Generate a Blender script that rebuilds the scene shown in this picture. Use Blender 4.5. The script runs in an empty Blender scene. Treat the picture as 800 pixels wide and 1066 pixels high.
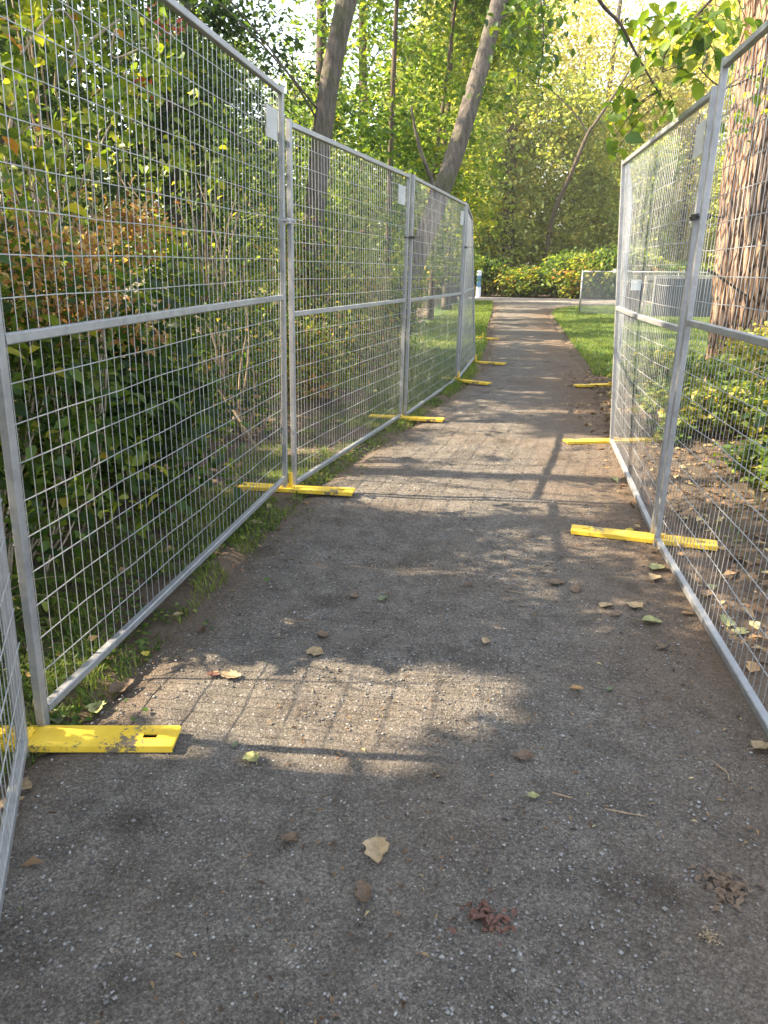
import bpy, math, numpy as np
from mathutils import Matrix, Vector

# ------------------------------------------------------------------ camera, sky, sun, exposure
scene = bpy.context.scene
COL = scene.collection
CAM_H = 1.45
F_PX, HOR, ROLL = 740.0, 280.0, 0.008
PITCH = math.atan((533 - HOR) / F_PX)
cam = bpy.data.cameras.new('camera')
cam.sensor_fit = 'VERTICAL'; cam.sensor_height = 36.0; cam.sensor_width = 27.0
cam.lens = 36.0 * F_PX / 1066.0
cam.clip_start = 0.05; cam.clip_end = 1200
camo = bpy.data.objects.new('camera', cam); COL.objects.link(camo)
camo.matrix_world = Matrix.Translation((0, 0, CAM_H)) @ Matrix.Rotation(math.pi/2 - PITCH, 4, 'X') @ Matrix.Rotation(ROLL, 4, 'Z')
scene.camera = camo

SUN_EL = math.radians(36.0)
SUN_AZ = math.radians(-6.0)                     # direction the light travels, measured from +x
world = bpy.data.worlds.new('World'); scene.world = world; world.use_nodes = True
wn = world.node_tree.nodes; wl = world.node_tree.links
sky = wn.new('ShaderNodeTexSky'); sky.sky_type = 'NISHITA'; sky.sun_disc = False
sky.sun_elevation = SUN_EL
# the sun stands towards -x: rotation is clockwise from +y
sky.sun_rotation = math.atan2(-math.cos(SUN_AZ), -math.sin(SUN_AZ)) % (2*math.pi)
sky.air_density = 1.0; sky.dust_density = 2.0; sky.ozone_density = 1.0
bg = wn['Background']; bg.inputs['Strength'].default_value = 0.15
hs = wn.new('ShaderNodeHueSaturation'); hs.inputs['Saturation'].default_value = .55      # thin high haze whitens the blue
wl.new(sky.outputs[0], hs.inputs['Color']); wl.new(hs.outputs[0], bg.inputs['Color'])
sun = bpy.data.lights.new('sun', 'SUN'); sun.energy = 5.0; sun.angle = math.radians(0.55); sun.color = (1.0, 0.83, 0.60)
suno = bpy.data.objects.new('sun', sun); COL.objects.link(suno)
SD = Vector((math.cos(SUN_EL)*math.cos(SUN_AZ), math.cos(SUN_EL)*math.sin(SUN_AZ), -math.sin(SUN_EL)))
suno.rotation_euler = SD.to_track_quat('-Z', 'Y').to_euler(); suno.location = (-20, 5, 20)
scene.view_settings.view_transform = 'Standard'; scene.view_settings.look = 'None'
scene.view_settings.gamma = 1.0; scene.view_settings.exposure = 2.28
scene.view_settings.use_curve_mapping = False
scene.render.engine = 'CYCLES'
scene.cycles.max_bounces = 7; scene.cycles.diffuse_bounces = 4; scene.cycles.transmission_bounces = 5
scene.render.resolution_x = 768; scene.render.resolution_y = 1024

# ------------------------------------------------------------------ helpers
R = np.random.default_rng(7)
def ray(u, v):
    x, y = u - 400.0, 533.0 - v
    c, s = math.cos(ROLL), math.sin(ROLL)
    x, y = c*x - s*y, s*x + c*y
    return np.array([x/F_PX, math.cos(PITCH) + y/F_PX*math.sin(PITCH), -math.sin(PITCH) + y/F_PX*math.cos(PITCH)])
def on_ground(u, v, z=0.0):
    d = ray(u, v); t = (z - CAM_H)/d[2]
    return d*t + np.array([0, 0, CAM_H])
def at(u, v, Y):
    d = ray(u, v); t = Y/d[1]
    return d*t + np.array([0, 0, CAM_H])

def _hash(ix, iy, iz, seed):
    h = (ix*374761393 + iy*668265263 + iz*2147483647 + seed*1274126177) & 0xffffffff
    h = ((h ^ (h >> 13))*1274126177) & 0xffffffff
    h = h ^ (h >> 16)
    return (h & 0xffff)/65535.0
def vnoise(x, y, z=0.0, seed=0):
    x = np.asarray(x, float); y = np.asarray(y, float); z = np.zeros_like(x) + z
    ix = np.floor(x).astype(np.int64); iy = np.floor(y).astype(np.int64); iz = np.floor(z).astype(np.int64)
    fx, fy, fz = x-ix, y-iy, z-iz
    fx = fx*fx*(3-2*fx); fy = fy*fy*(3-2*fy); fz = fz*fz*(3-2*fz)
    r = 0
    for a in (0, 1):
        for b in (0, 1):
            for c in (0, 1):
                w = (fx if a else 1-fx)*(fy if b else 1-fy)*(fz if c else 1-fz)
                r = r + w*_hash(ix+a, iy+b, iz+c, seed)
    return r
def fbm(x, y, z=0.0, seed=0, o=3):
    r, a, t = 0, 1.0, 0
    for k in range(o):
        r = r + a*vnoise(np.asarray(x)*2**k, np.asarray(y)*2**k, np.asarray(z)*2**k, seed+k*17); t += a; a *= .5
    return r/t

def mesh_obj(name, V, F, mat, parent=None, attr=None, smooth=False):
    """one mesh object; F is an (n,k) array or a list of faces"""
    me = bpy.data.meshes.new(name)
    V = np.asarray(V, np.float32)
    if isinstance(F, np.ndarray):
        k = F.shape[1]; n = len(F)
        me.vertices.add(len(V)); me.vertices.foreach_set('co', V.ravel())
        me.loops.add(n*k); me.loops.foreach_set('vertex_index', F.astype(np.int32).ravel())
        me.polygons.add(n); me.polygons.foreach_set('loop_start', np.arange(0, n*k, k, dtype=np.int32))
        if smooth: me.polygons.foreach_set('use_smooth', np.ones(n, bool))
        me.update(calc_edges=True)
    else:
        me.from_pydata(V.tolist(), [], F)
        if smooth:
            for p in me.polygons: p.use_smooth = True
        me.update()
    if attr is not None:
        for an, av in attr.items():
            a = me.attributes.new(an, 'FLOAT', 'POINT'); a.data.foreach_set('value', np.asarray(av, np.float32))
    me.materials.append(mat)
    o = bpy.data.objects.new(name, me); COL.objects.link(o)
    if parent is not None: o.parent = parent
    return o
def tag(o, label=None, cat=None, group=None, kind=None):
    if label: o['label'] = label
    if cat: o['category'] = cat
    if group: o['group'] = group
    if kind: o['kind'] = kind
    return o
def thing(name, label, cat, loc=(0, 0, 0), group=None, rz=0.0):
    o = bpy.data.objects.new(name, None); COL.objects.link(o)
    o.location = loc; o.rotation_euler = (0, 0, rz); o.empty_display_size = .2
    return tag(o, label, cat, group)
def copy_thing(root, label, loc, rz=0.0, sc=1.0):
    c = root.copy(); COL.objects.link(c); c.location = loc; c.rotation_euler = (0, 0, rz)
    c.scale = (sc, sc, sc) if not hasattr(sc, '__len__') else sc
    c['label'] = label
    for ch in list(root.children):
        d = ch.copy(); COL.objects.link(d); d.parent = c
    return c

class MB:
    def __init__(s): s.V = []; s.F = []; s.n = 0
    def add(s, V, F):
        V = np.asarray(V, float); s.V.append(V); s.F += [tuple(int(i)+s.n for i in f) for f in F]; s.n += len(V); return s
    def sweep(s, P, rad, sides=8, square=False, up=None, cap=True, jit=None):
        P = np.asarray(P, float); n = len(P); rad = np.zeros(n)+rad
        T = np.gradient(P, axis=0); T /= np.linalg.norm(T, axis=1)[:, None]
        u = np.array(up if up is not None else ((0, 0, 1.) if abs(T[0][2]) < .9 else (0, 1., 0)))
        if square:
            b = .22; ang = []
            pts = [(1, -1+b), (1, 1-b), (1-b, 1), (-1+b, 1), (-1, 1-b), (-1, -1+b), (-1+b, -1), (1-b, -1)]
            prof = np.array(pts); sides = 8
        else:
            a = np.arange(sides)/sides*2*math.pi; prof = np.stack([np.cos(a), np.sin(a)], 1)
        V = []
        for i in range(n):
            A = np.cross(u, T[i]); A /= np.linalg.norm(A)+1e-9
            B = np.cross(T[i], A)
            r = rad[i]*(jit[i][:, None] if jit is not None else 1)
            V.append(P[i] + (prof*r)[:, :1]*A + (prof*r)[:, 1:]*B)
        V = np.concatenate(V)
        F = [(i*sides+j, i*sides+(j+1) % sides, (i+1)*sides+(j+1) % sides, (i+1)*sides+j) for i in range(n-1) for j in range(sides)]
        if cap: F += [tuple(range(sides))[::-1], tuple((n-1)*sides+j for j in range(sides))]
        return s.add(V, F)
    def box(s, c, sx, sy, sz, ax=(1, 0, 0), az=(0, 0, 1), bev=.0):
        ax = np.array(ax, float); ax /= np.linalg.norm(ax); az = np.array(az, float); az /= np.linalg.norm(az)
        ay = np.cross(az, ax)
        b = max(bev, 1e-4)
        V = []
        for z, q in ((-1, b), (-1, 0), (1, 0), (1, b)):
            zz = z*sz/2 if q else z*(sz/2-b)
            hx, hy = sx/2-q, sy/2-q
            e = b if not q else 0
            for (x, y) in ((hx, hy-e), (hx-e, hy), (-hx+e, hy), (-hx, hy-e), (-hx, -hy+e), (-hx+e, -hy), (hx-e, -hy), (hx, -hy+e)):
                V.append(np.array(c)+ax*x+ay*y+az*zz)
        F = [(i*8+j, i*8+(j+1) % 8, (i+1)*8+(j+1) % 8, (i+1)*8+j) for i in range(3) for j in range(8)]
        F += [tuple(range(8))[::-1], tuple(24+j for j in range(8))]
        return s.add(V, F)
    def build(s, name, mat, parent=None, smooth=False):
        return mesh_obj(name, np.concatenate(s.V), s.F, mat, parent, smooth=smooth)

# ------------------------------------------------------------------ materials
def mat(name):
    m = bpy.data.materials.new(name); m.use_nodes = True
    return m, m.node_tree.nodes, m.node_tree.links, m.node_tree.nodes['Principled BSDF']
def ramp(n, stops, interp='LINEAR'):
    r = n.new('ShaderNodeValToRGB'); cr = r.color_ramp; cr.interpolation = interp
    while len(cr.elements) < len(stops): cr.elements.new(.5)
    for e, (p, c) in zip(cr.elements, stops):
        e.position = p; e.color = (c[0], c[1], c[2], 1)
    return r
def noise(n, l, scale, detail=4, rough=.6, vec=None, dim='3D'):
    t = n.new('ShaderNodeTexNoise'); t.inputs['Scale'].default_value = scale
    t.inputs['Detail'].default_value = detail; t.inputs['Roughness'].default_value = rough
    if vec is not None: l.new(vec, t.inputs['Vector'])
    return t
def mixc(n, l, f, a, b, mode='MIX'):
    m = n.new('ShaderNodeMix'); m.data_type = 'RGBA'; m.blend_type = mode
    for k, x in ((0, f), (6, a), (7, b)):
        if isinstance(x, (int, float)): m.inputs[k].default_value = x
        elif isinstance(x, tuple): m.inputs[k].default_value = (*x, 1)
        else: l.new(x, m.inputs[k])
    return m.outputs[2]
def mathn(n, l, op, a, b=0.0, c=None, clamp=False):
    m = n.new('ShaderNodeMath'); m.operation = op; m.use_clamp = clamp
    for k, x in ((0, a), (1, b), (2, c)):
        if x is None: continue
        if isinstance(x, (int, float)): m.inputs[k].default_value = x
        else: l.new(x, m.inputs[k])
    return m.outputs[0]
def bump(n, l, b, h, strength, dist, prev=None):
    k = n.new('ShaderNodeBump'); k.inputs['Strength'].default_value = strength; k.inputs['Distance'].default_value = dist
    l.new(h, k.inputs['Height'])
    if prev is not None: l.new(prev, k.inputs['Normal'])
    if b is not None: l.new(k.outputs[0], b.inputs['Normal'])
    return k.outputs[0]
def pos(n): return n.new('ShaderNodeNewGeometry').outputs['Position']
def objco(n): return n.new('ShaderNodeTexCoord').outputs['Object']

def leaf_mat(name, stops, trans=.45, rough=.45, yellow=1.25):
    m, n, l, b = mat(name)
    a = n.new('ShaderNodeAttribute'); a.attribute_name = 'tint'
    r = ramp(n, stops); l.new(a.outputs['Fac'], r.inputs[0])
    l.new(r.outputs[0], b.inputs['Base Color']); b.inputs['Roughness'].default_value = rough
    b.inputs['Specular IOR Level'].default_value = .35
    t = n.new('ShaderNodeBsdfTranslucent')
    c = mixc(n, l, 1.0, r.outputs[0], (yellow*1.25, yellow*1.15, .55), 'MULTIPLY')
    l.new(c, t.inputs['Color'])
    ms = n.new('ShaderNodeMixShader'); ms.inputs[0].default_value = trans
    l.new(b.outputs[0], ms.inputs[1]); l.new(t.outputs[0], ms.inputs[2])
    l.new(ms.outputs[0], n['Material Output'].inputs['Surface'])
    return m
M = {}
G0 = (.022, .050, .016); G1 = (.050, .105, .022); G2 = (.10, .17, .028); G3 = (.19, .25, .035); YL = (.36, .31, .05)
M['leaf_hedge'] = leaf_mat('hedge_leaf', [(0, G0), (.32, G1), (.58, (.13, .20, .035)), (.8, (.26, .31, .05)), (.93, (.44, .38, .06)), (1, (.40, .20, .07))], trans=.5)
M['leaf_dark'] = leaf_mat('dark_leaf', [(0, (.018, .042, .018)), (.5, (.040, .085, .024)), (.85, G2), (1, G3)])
M['leaf_mid'] = leaf_mat('mid_leaf', [(0, (.04, .08, .02)), (.4, (.09, .17, .032)), (.75, (.19, .27, .04)), (1, (.38, .36, .06))], trans=.5)
M['leaf_bright'] = leaf_mat('bright_leaf', [(0, (.05, .10, .02)), (.4, (.13, .20, .03)), (.75, (.26, .30, .045)), (1, (.42, .38, .07))])
M['leaf_yellow'] = leaf_mat('yellow_leaf', [(0, (.20, .22, .07)), (.4, (.43, .42, .16)), (.8, (.58, .54, .29)), (1, (.54, .43, .26))], trans=.5)
M['leaf_far_sunlit'] = leaf_mat('painted_sunlit_leaf', [(0, (.10, .16, .045)), (.4, (.27, .34, .075)), (.75, (.45, .47, .11)), (1, (.60, .52, .16))], trans=.38)  # leaf colour raised so the distant crowns look sunlit
M['leaf_far_sunlit_green'] = leaf_mat('painted_sunlit_green_leaf', [(0, (.065, .12, .04)), (.4, (.16, .25, .06)), (.75, (.30, .36, .08)), (1, (.45, .43, .11))], trans=.38)  # mid leaf again, with sunlight brightened into its colour for far trees
M['leaf_brown'] = leaf_mat('brown_leaf', [(0, (.09, .05, .028)), (.5, (.30, .15, .06)), (.85, (.48, .28, .12)), (1, (.56, .42, .18))], yellow=1.1, trans=.5)
M['leaf_red'] = leaf_mat('red_leaf', [(0, (.30, .04, .02)), (1, (.50, .12, .05))], yellow=1.0)
M['ivy'] = leaf_mat('ivy_leaf', [(0, (.03, .07, .018)), (.5, (.09, .15, .025)), (.85, (.24, .28, .045)), (1, (.44, .38, .08))], trans=.35)
M['grass'] = leaf_mat('grass_blade', [(0, (.05, .09, .018)), (.5, (.12, .19, .030)), (.8, (.21, .26, .05)), (1, (.36, .32, .12))], trans=.4, rough=.55)
M['litter'] = leaf_mat('litter_leaf', [(0, (.06, .038, .024)), (.5, (.18, .11, .06)), (.85, (.33, .22, .11)), (1, (.46, .38, .18))], trans=.12, rough=.7, yellow=1.0)

def bark(name, dark, light, vs=(14, 14, 2.2), moss=0.0, bdist=.02):
    m, n, l, b = mat(name)
    mp = n.new('ShaderNodeMapping'); mp.inputs['Scale'].default_value = vs; l.new(objco(n), mp.inputs[0])
    t = noise(n, l, 1.0, 8, .7, mp.outputs[0])
    r = ramp(n, [(.33, dark), (.62, light)]); l.new(t.outputs[0], r.inputs[0])
    c = r.outputs[0]
    t2 = noise(n, l, 1.6, 4, .6, objco(n))
    c = mixc(n, l, mathn(n, l, 'MULTIPLY', t2.outputs[0], .5), c, tuple(x*.55 for x in light))
    if moss:
        t3 = noise(n, l, 3.0, 5, .7, objco(n)); r3 = ramp(n, [(.5, (0, 0, 0)), (.66, (1, 1, 1))]); l.new(t3.outputs[0], r3.inputs[0])
        c = mixc(n, l, mathn(n, l, 'MULTIPLY', r3.outputs[0], moss), c, (.07, .085, .025))
    l.new(c, b.inputs['Base Color']); b.inputs['Roughness'].default_value = .9
    b.inputs['Specular IOR Level'].default_value = .2
    bump(n, l, b, t.outputs[0], 1.0, bdist)
    return m
M['bark'] = bark('grey_bark', (.035, .031, .027), (.19, .165, .14), (22, 22, 5), moss=.6, bdist=.035)
M['bark_dark'] = bark('dark_bark', (.03, .025, .02), (.13, .10, .075), moss=.3)
m, n, l, b = mat('cedar_bark'); M['bark_cedar'] = m
mp = n.new('ShaderNodeMapping'); mp.inputs['Scale'].default_value = (21, 21, 3.4); l.new(objco(n), mp.inputs[0])
wv = noise(n, l, .9, 4, .6, mp.outputs[0])
ad = mixc(n, l, .42, mp.outputs[0], wv.outputs['Color'], 'ADD')
vo = n.new('ShaderNodeTexVoronoi'); vo.feature = 'DISTANCE_TO_EDGE'; vo.inputs['Scale'].default_value = .9; l.new(ad, vo.inputs['Vector'])
crk = ramp(n, [(0, (0, 0, 0)), (.13, (1, 1, 1))]); l.new(vo.outputs['Distance'], crk.inputs[0])
fi = noise(n, l, 3.0, 8, .75, mp.outputs[0])
cc = ramp(n, [(.3, (.21, .12, .072)), (.5, (.42, .26, .16)), (.7, (.54, .38, .26))]); l.new(fi.outputs[0], cc.inputs[0])
gr = noise(n, l, 1.1, 3, .6, objco(n)); gr2 = ramp(n, [(.45, (0, 0, 0)), (.65, (.7, .7, .7))]); l.new(gr.outputs[0], gr2.inputs[0])
c = mixc(n, l, gr2.outputs[0], cc.outputs[0], (.24, .20, .16))
l.new(mixc(n, l, crk.outputs[0], (.06, .032, .02), c), b.inputs['Base Color']); b.inputs['Roughness'].default_value = .92; b.inputs['Specular IOR Level'].default_value = .2
k1 = bump(n, l, None, crk.outputs[0], 1.0, .03); bump(n, l, b, fi.outputs[0], 1.0, .02, k1)
M['twig'] = bark('twig_bark', (.12, .08, .05), (.36, .27, .18), (30, 30, 30), bdist=.002)
M['twig_pale'] = bark('pale_vine', (.22, .17, .12), (.50, .42, .32), (30, 30, 30), bdist=.002)

def galv(name, base, rough, metal):
    m, n, l, b = mat(name)
    t = noise(n, l, 35, 5, .7, objco(n)); t2 = noise(n, l, 6, 3, .6, objco(n))
    r = ramp(n, [(.3, tuple(x*.68 for x in base)), (.55, base), (.75, tuple(min(1, x*1.18) for x in base))])
    l.new(mathn(n, l, 'MULTIPLY_ADD', t.outputs[0], .5, mathn(n, l, 'MULTIPLY', t2.outputs[0], .5)), r.inputs[0])
    l.new(r.outputs[0], b.inputs['Base Color']); b.inputs['Metallic'].default_value = metal
    rr = mathn(n, l, 'MULTIPLY_ADD', t.outputs[0], .25, rough-.12); l.new(rr, b.inputs['Roughness'])
    bump(n, l, b, t.outputs[0], .25, .001)
    return m
M['galv'] = galv('galvanised_tube', (.36, .37, .385), .48, .6)
M['wire'] = galv('galvanised_wire', (.44, .45, .465), .42, .55)
M['plate'] = galv('pale_plate', (.46, .48, .50), .45, .2)
m, n, l, b = mat('black_steel'); b.inputs['Base Color'].default_value = (.02, .02, .022, 1); b.inputs['Roughness'].default_value = .5; M['black'] = m

m, n, l, b = mat('worn_yellow_paint'); M['yellow'] = m
oc = objco(n)
t = noise(n, l, 42, 6, .75, oc); t2 = noise(n, l, 5, 2, .5, oc)
s_ = mathn(n, l, 'MULTIPLY_ADD', t2.outputs[0], .45, mathn(n, l, 'MULTIPLY', t.outputs[0], .55))
r = ramp(n, [(.575, (0, 0, 0)), (.595, (1, 1, 1))]); l.new(s_, r.inputs[0])
t3 = noise(n, l, 9, 4, .6, oc)
yc = ramp(n, [(.3, (.66, .42, .03)), (.7, (.84, .58, .06))]); l.new(t3.outputs[0], yc.inputs[0])
l.new(mixc(n, l, r.outputs[0], yc.outputs[0], (.16, .13, .09)), b.inputs['Base Color'])
b.inputs['Roughness'].default_value = .45
bump(n, l, b, s_, .3, .001)

# gravel
m, n, l, b = mat('gravel_path'); M['gravel'] = m
p = pos(n)
big = noise(n, l, .9, 4, .6, p); mid = noise(n, l, 7, 5, .65, p); fine = noise(n, l, 90, 6, .8, p)
v1 = n.new('ShaderNodeTexVoronoi'); v1.inputs['Scale'].default_value = 230; l.new(p, v1.inputs['Vector'])
v2 = n.new('ShaderNodeTexVoronoi'); v2.inputs['Scale'].default_value = 95; l.new(p, v2.inputs['Vector'])
base = ramp(n, [(.3, (.100, .088, .074)), (.52, (.150, .134, .115)), (.75, (.205, .185, .160))]); l.new(mid.outputs[0], base.inputs[0])
fr = ramp(n, [(.28, (.35, .35, .35)), (.5, (1, 1, 1)), (.72, (1.75, 1.75, 1.75))]); l.new(fine.outputs[0], fr.inputs[0])
c = mixc(n, l, 1.0, base.outputs[0], fr.outputs[0], 'MULTIPLY')
# single stones: random value of each cell decides how pale it is
sep = n.new('ShaderNodeSeparateColor'); l.new(v1.outputs['Color'], sep.inputs[0])
sr = ramp(n, [(.0, (.6, .6, .6)), (.5, (.95, .95, .95)), (.86, (1.15, 1.15, 1.15)), (.95, (1.6, 1.6, 1.6))]); l.new(sep.outputs[0], sr.inputs[0])
c = mixc(n, l, 1.0, c, sr.outputs[0], 'MULTIPLY')
sep2 = n.new('ShaderNodeSeparateColor'); l.new(v2.outputs['Color'], sep2.inputs[0])
pk = mathn(n, l, 'GREATER_THAN', sep2.outputs[0], .965)
inn = mathn(n, l, 'LESS_THAN', v2.outputs['Distance'], .34)
c = mixc(n, l, mathn(n, l, 'MULTIPLY', pk, inn), c, (.40, .40, .39))
# brown soil worked into the gravel, more of it towards the sides
br = ramp(n, [(.46, (0, 0, 0)), (.68, (1, 1, 1))]); l.new(big.outputs[0], br.inputs[0])
ea = n.new('ShaderNodeAttribute'); ea.attribute_name = 'edge'
soil = mathn(n, l, 'MULTIPLY_ADD', br.outputs[0], .35, mathn(n, l, 'MULTIPLY', ea.outputs['Fac'], mathn(n, l, 'MULTIPLY_ADD', mid.outputs[0], 1.3, .2)), clamp=True)
sc_ = mixc(n, l, 1.0, (.14, .098, .066), fr.outputs[0], 'MULTIPLY')
c = mixc(n, l, soil, c, sc_)
# damp dark stains
st = noise(n, l, 2.3, 3, .5, p); sr2 = ramp(n, [(.60, (1, 1, 1)), (.70, (.62, .6, .58))]); l.new(st.outputs[0], sr2.inputs[0])
c = mixc(n, l, 1.0, c, sr2.outputs[0], 'MULTIPLY')
l.new(c, b.inputs['Base Color']); b.inputs['Roughness'].default_value = .92; b.inputs['Specular IOR Level'].default_value = .25
k1 = bump(n, l, None, v1.outputs['Distance'], .55, -.006)
k2 = bump(n, l, None, fine.outputs[0], .8, .010, k1)
bump(n, l, b, mid.outputs[0], .8, .03, k2)

m, n, l, b = mat('soil_ground'); M['soil'] = m
p = pos(n); t = noise(n, l, 1.7, 5, .65, p); t2 = noise(n, l, 40, 6, .75, p)
r = ramp(n, [(.3, (.065, .046, .030)), (.55, (.13, .092, .058)), (.75, (.19, .14, .085))]); l.new(t.outputs[0], r.inputs[0])
fr = ramp(n, [(.25, (.5, .5, .5)), (.75, (1.5, 1.5, 1.5))]); l.new(t2.outputs[0], fr.inputs[0])
l.new(mixc(n, l, 1.0, r.outputs[0], fr.outputs[0], 'MULTIPLY'), b.inputs['Base Color']); b.inputs['Roughness'].default_value = .95
bump(n, l, b, t2.outputs[0], .9, .03)

m, n, l, b = mat('lawn_ground'); M['lawn'] = m
p = pos(n); t = noise(n, l, .8, 5, .65, p); t2 = noise(n, l, 30, 5, .75, p)
r = ramp(n, [(.3, (.045, .08, .018)), (.55, (.095, .16, .025)), (.75, (.17, .17, .05))]); l.new(t.outputs[0], r.inputs[0])
fr = ramp(n, [(.25, (.5, .5, .5)), (.75, (1.4, 1.4, 1.4))]); l.new(t2.outputs[0], fr.inputs[0])
l.new(mixc(n, l, 1.0, r.outputs[0], fr.outputs[0], 'MULTIPLY'), b.inputs['Base Color']); b.inputs['Roughness'].default_value = .9
bump(n, l, b, t2.outputs[0], 1.0, .05)

m, n, l, b = mat('pale_track'); M['track'] = m
p = pos(n); t = noise(n, l, 3, 6, .7, p)
r = ramp(n, [(.3, (.15, .132, .11)), (.7, (.25, .22, .185))]); l.new(t.outputs[0], r.inputs[0]); l.new(r.outputs[0], b.inputs['Base Color']); b.inputs['Roughness'].default_value = .95

m, n, l, b = mat('gravel_stone'); M['stone'] = m
a = n.new('ShaderNodeAttribute'); a.attribute_name = 'tint'
r = ramp(n, [(0, (.07, .068, .065)), (.6, (.19, .18, .17)), (.93, (.24, .235, .225)), (1, (.34, .335, .32))]); l.new(a.outputs['Fac'], r.inputs[0])
l.new(r.outputs[0], b.inputs['Base Color']); b.inputs['Roughness'].default_value = .8

def plain(name, col, rough=.6, metal=0, var=.25, sc=8):
    m, n, l, b = mat(name); t = noise(n, l, sc, 5, .65, objco(n))
    r = ramp(n, [(.3, tuple(x*(1-var) for x in col)), (.7, tuple(min(1, x*(1+var)) for x in col))]); l.new(t.outputs[0], r.inputs[0])
    l.new(r.outputs[0], b.inputs['Base Color']); b.inputs['Roughness'].default_value = rough; b.inputs['Metallic'].default_value = metal
    return m
M['bin'] = plain('black_bin', (.03, .032, .035)); M['paper'] = plain('white_paper', (.75, .77, .8), var=.04)
M['screen'] = plain('grey_screen', (.10, .105, .115)); M['timber'] = plain('pale_timber', (.50, .42, .30), .8)
M['bluegrey'] = plain('blue_grey_steel', (.42, .50, .60), .4, .3, .1)
M['white'] = plain('white_paint', (.78, .8, .82), .5, 0, .06); M['darkwood'] = plain('dark_wood', (.06, .045, .035), .9)
M['teal'] = plain('blue_band', (.10, .25, .38), .5)

# ------------------------------------------------------------------ terrain
PL = np.array([(-1.3, -2), (-1.28, .8), (-1.20, 1.6), (-1.0, 2.05), (-.95, 2.4), (-.76, 3.4), (-.50, 4.7), (.32, 7.1), (1.12, 9.6), (1.55, 11.5), (2.15, 15), (2.55, 18.2), (4.2, 28.7), (5.1, 35), (5.2, 39)])
PR = np.array([(1.25, -2), (1.55, .8), (1.60, 1.6), (1.68, 2.4), (1.75, 3.4), (1.95, 4.7), (2.30, 7.1), (2.75, 9.6), (3.15, 11.5), (3.75, 15), (4.35, 18.2), (5.0, 22), (5.75, 26), (6.6, 29), (7.8, 31), (9.5, 32.5), (12, 33.5), (12, 39)])
def xl(y): return np.interp(y, PL[:, 1], PL[:, 0])
def xr(y): return np.interp(y, PR[:, 1], PR[:, 0])
FL = np.array([(-.24, -.5), (-1.1, 1.87), (-.65, 4.6), (.18, 7.1), (.99, 9.73), (1.45, 11.8), (2.0, 15), (2.4, 18), (3.9, 28), (4.6, 38)])
def fence_x(y): return np.interp(y, FL[:, 1], FL[:, 0])
def ground_z(x, y):
    x = np.asarray(x, float); y = np.asarray(y, float)
    dl = np.clip((fence_x(np.clip(y, 1.9, 40)) - .75) - x, 0, 6)
    z = .13*dl*np.clip((14-y)/5, 0.15, 1)
    dr = np.clip(x - (xr(y)+.3), 0, 4)
    z = z + .10*dr*np.clip((11-y)/3, 0, 1)*np.clip((y-1)/2, 0, 1)
    e = np.minimum(x-xl(y), xr(y)-x)            # >0 inside the path
    inside = np.clip(e/.10+.5, 0, 1)*(y < 38.5)
    z = z*(1-inside) + .014*(fbm(x*2.3, y*2.3, 0, 5)*2-1)*(1-inside) + .02*(1-inside) - .03*inside
    far = np.clip((y-37)/1.5, 0, 1)
    return z*(1-far) - .02*far
def grid(xs, ys, zf):
    X, Y = np.meshgrid(xs, ys); Z = zf(X, Y)
    V = np.stack([X.ravel(), Y.ravel(), Z.ravel()], 1)
    nx, ny = len(xs), len(ys)
    i = (np.arange(ny-1)[:, None]*nx + np.arange(nx-1)[None]).ravel()
    return V, np.stack([i, i+1, i+1+nx, i+nx], 1)
def nonuni(a, fine0, fine1, b, st): return np.unique(np.concatenate([-np.geomspace(1, 1+(fine0-a), 26)[::-1]+1+fine0, np.arange(fine0, fine1, st), np.geomspace(1, 1+(b-fine1), 26)-1+fine1]))
V, Fc = grid(nonuni(-300, -6, 12, 300, .10), nonuni(-150, -1, 40, 500, .12), ground_z)
g = mesh_obj('ground', V, Fc, M['soil'], smooth=True); tag(g, kind='structure')

# path: rows from left edge to right edge, ragged sides
ys = np.concatenate([np.arange(-2, 1, .15), np.arange(1, 7, .025), np.arange(7, 14, .07), np.arange(14, 39.01, .25)])
cols = 110
Vp = []; E_ = []
for y in ys:
    s = np.linspace(0, 1, cols)
    jl = .09*(fbm(np.array([y*2.2]), np.array([0.]), 0, 3)[0]*2-1) ; jr = .13*(fbm(np.array([y*1.7]), np.array([9.]), 0, 4)[0]*2-1)
    a, b_ = xl(y)+jl, xr(y)+jr
    x = a + (b_-a)*s
    z = .010 + .022*np.clip(np.minimum(s, 1-s)/.06, 0, 1)**.7 - .022
    z = z + .010*(fbm(x*2.5, x*0+y*2.5, 0, 8)*2-1) + .005*(fbm(x*14, x*0+y*14, 0, 9)*2-1)
    Vp.append(np.stack([x, x*0+y, z], 1))
    dr_ = (b_-x); dl_ = (x-a)
    E_.append(np.clip(1-dl_/.30, 0, 1)*.8 + np.clip(1-dr_/1.05, 0, 1)*1.15)
Vp = np.concatenate(Vp)
nx = cols; ny = len(ys); i = (np.arange(ny-1)[:, None]*nx+np.arange(nx-1)[None]).ravel()
g = mesh_obj('path', Vp, np.stack([i, i+1, i+1+nx, i+nx], 1), M['gravel'], attr={'edge': np.concatenate(E_)}, smooth=True); tag(g, kind='structure')
def path_z(x, y): return .010 + .010*(fbm(x*2.5, y*2.5, 0, 8)*2-1)

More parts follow.
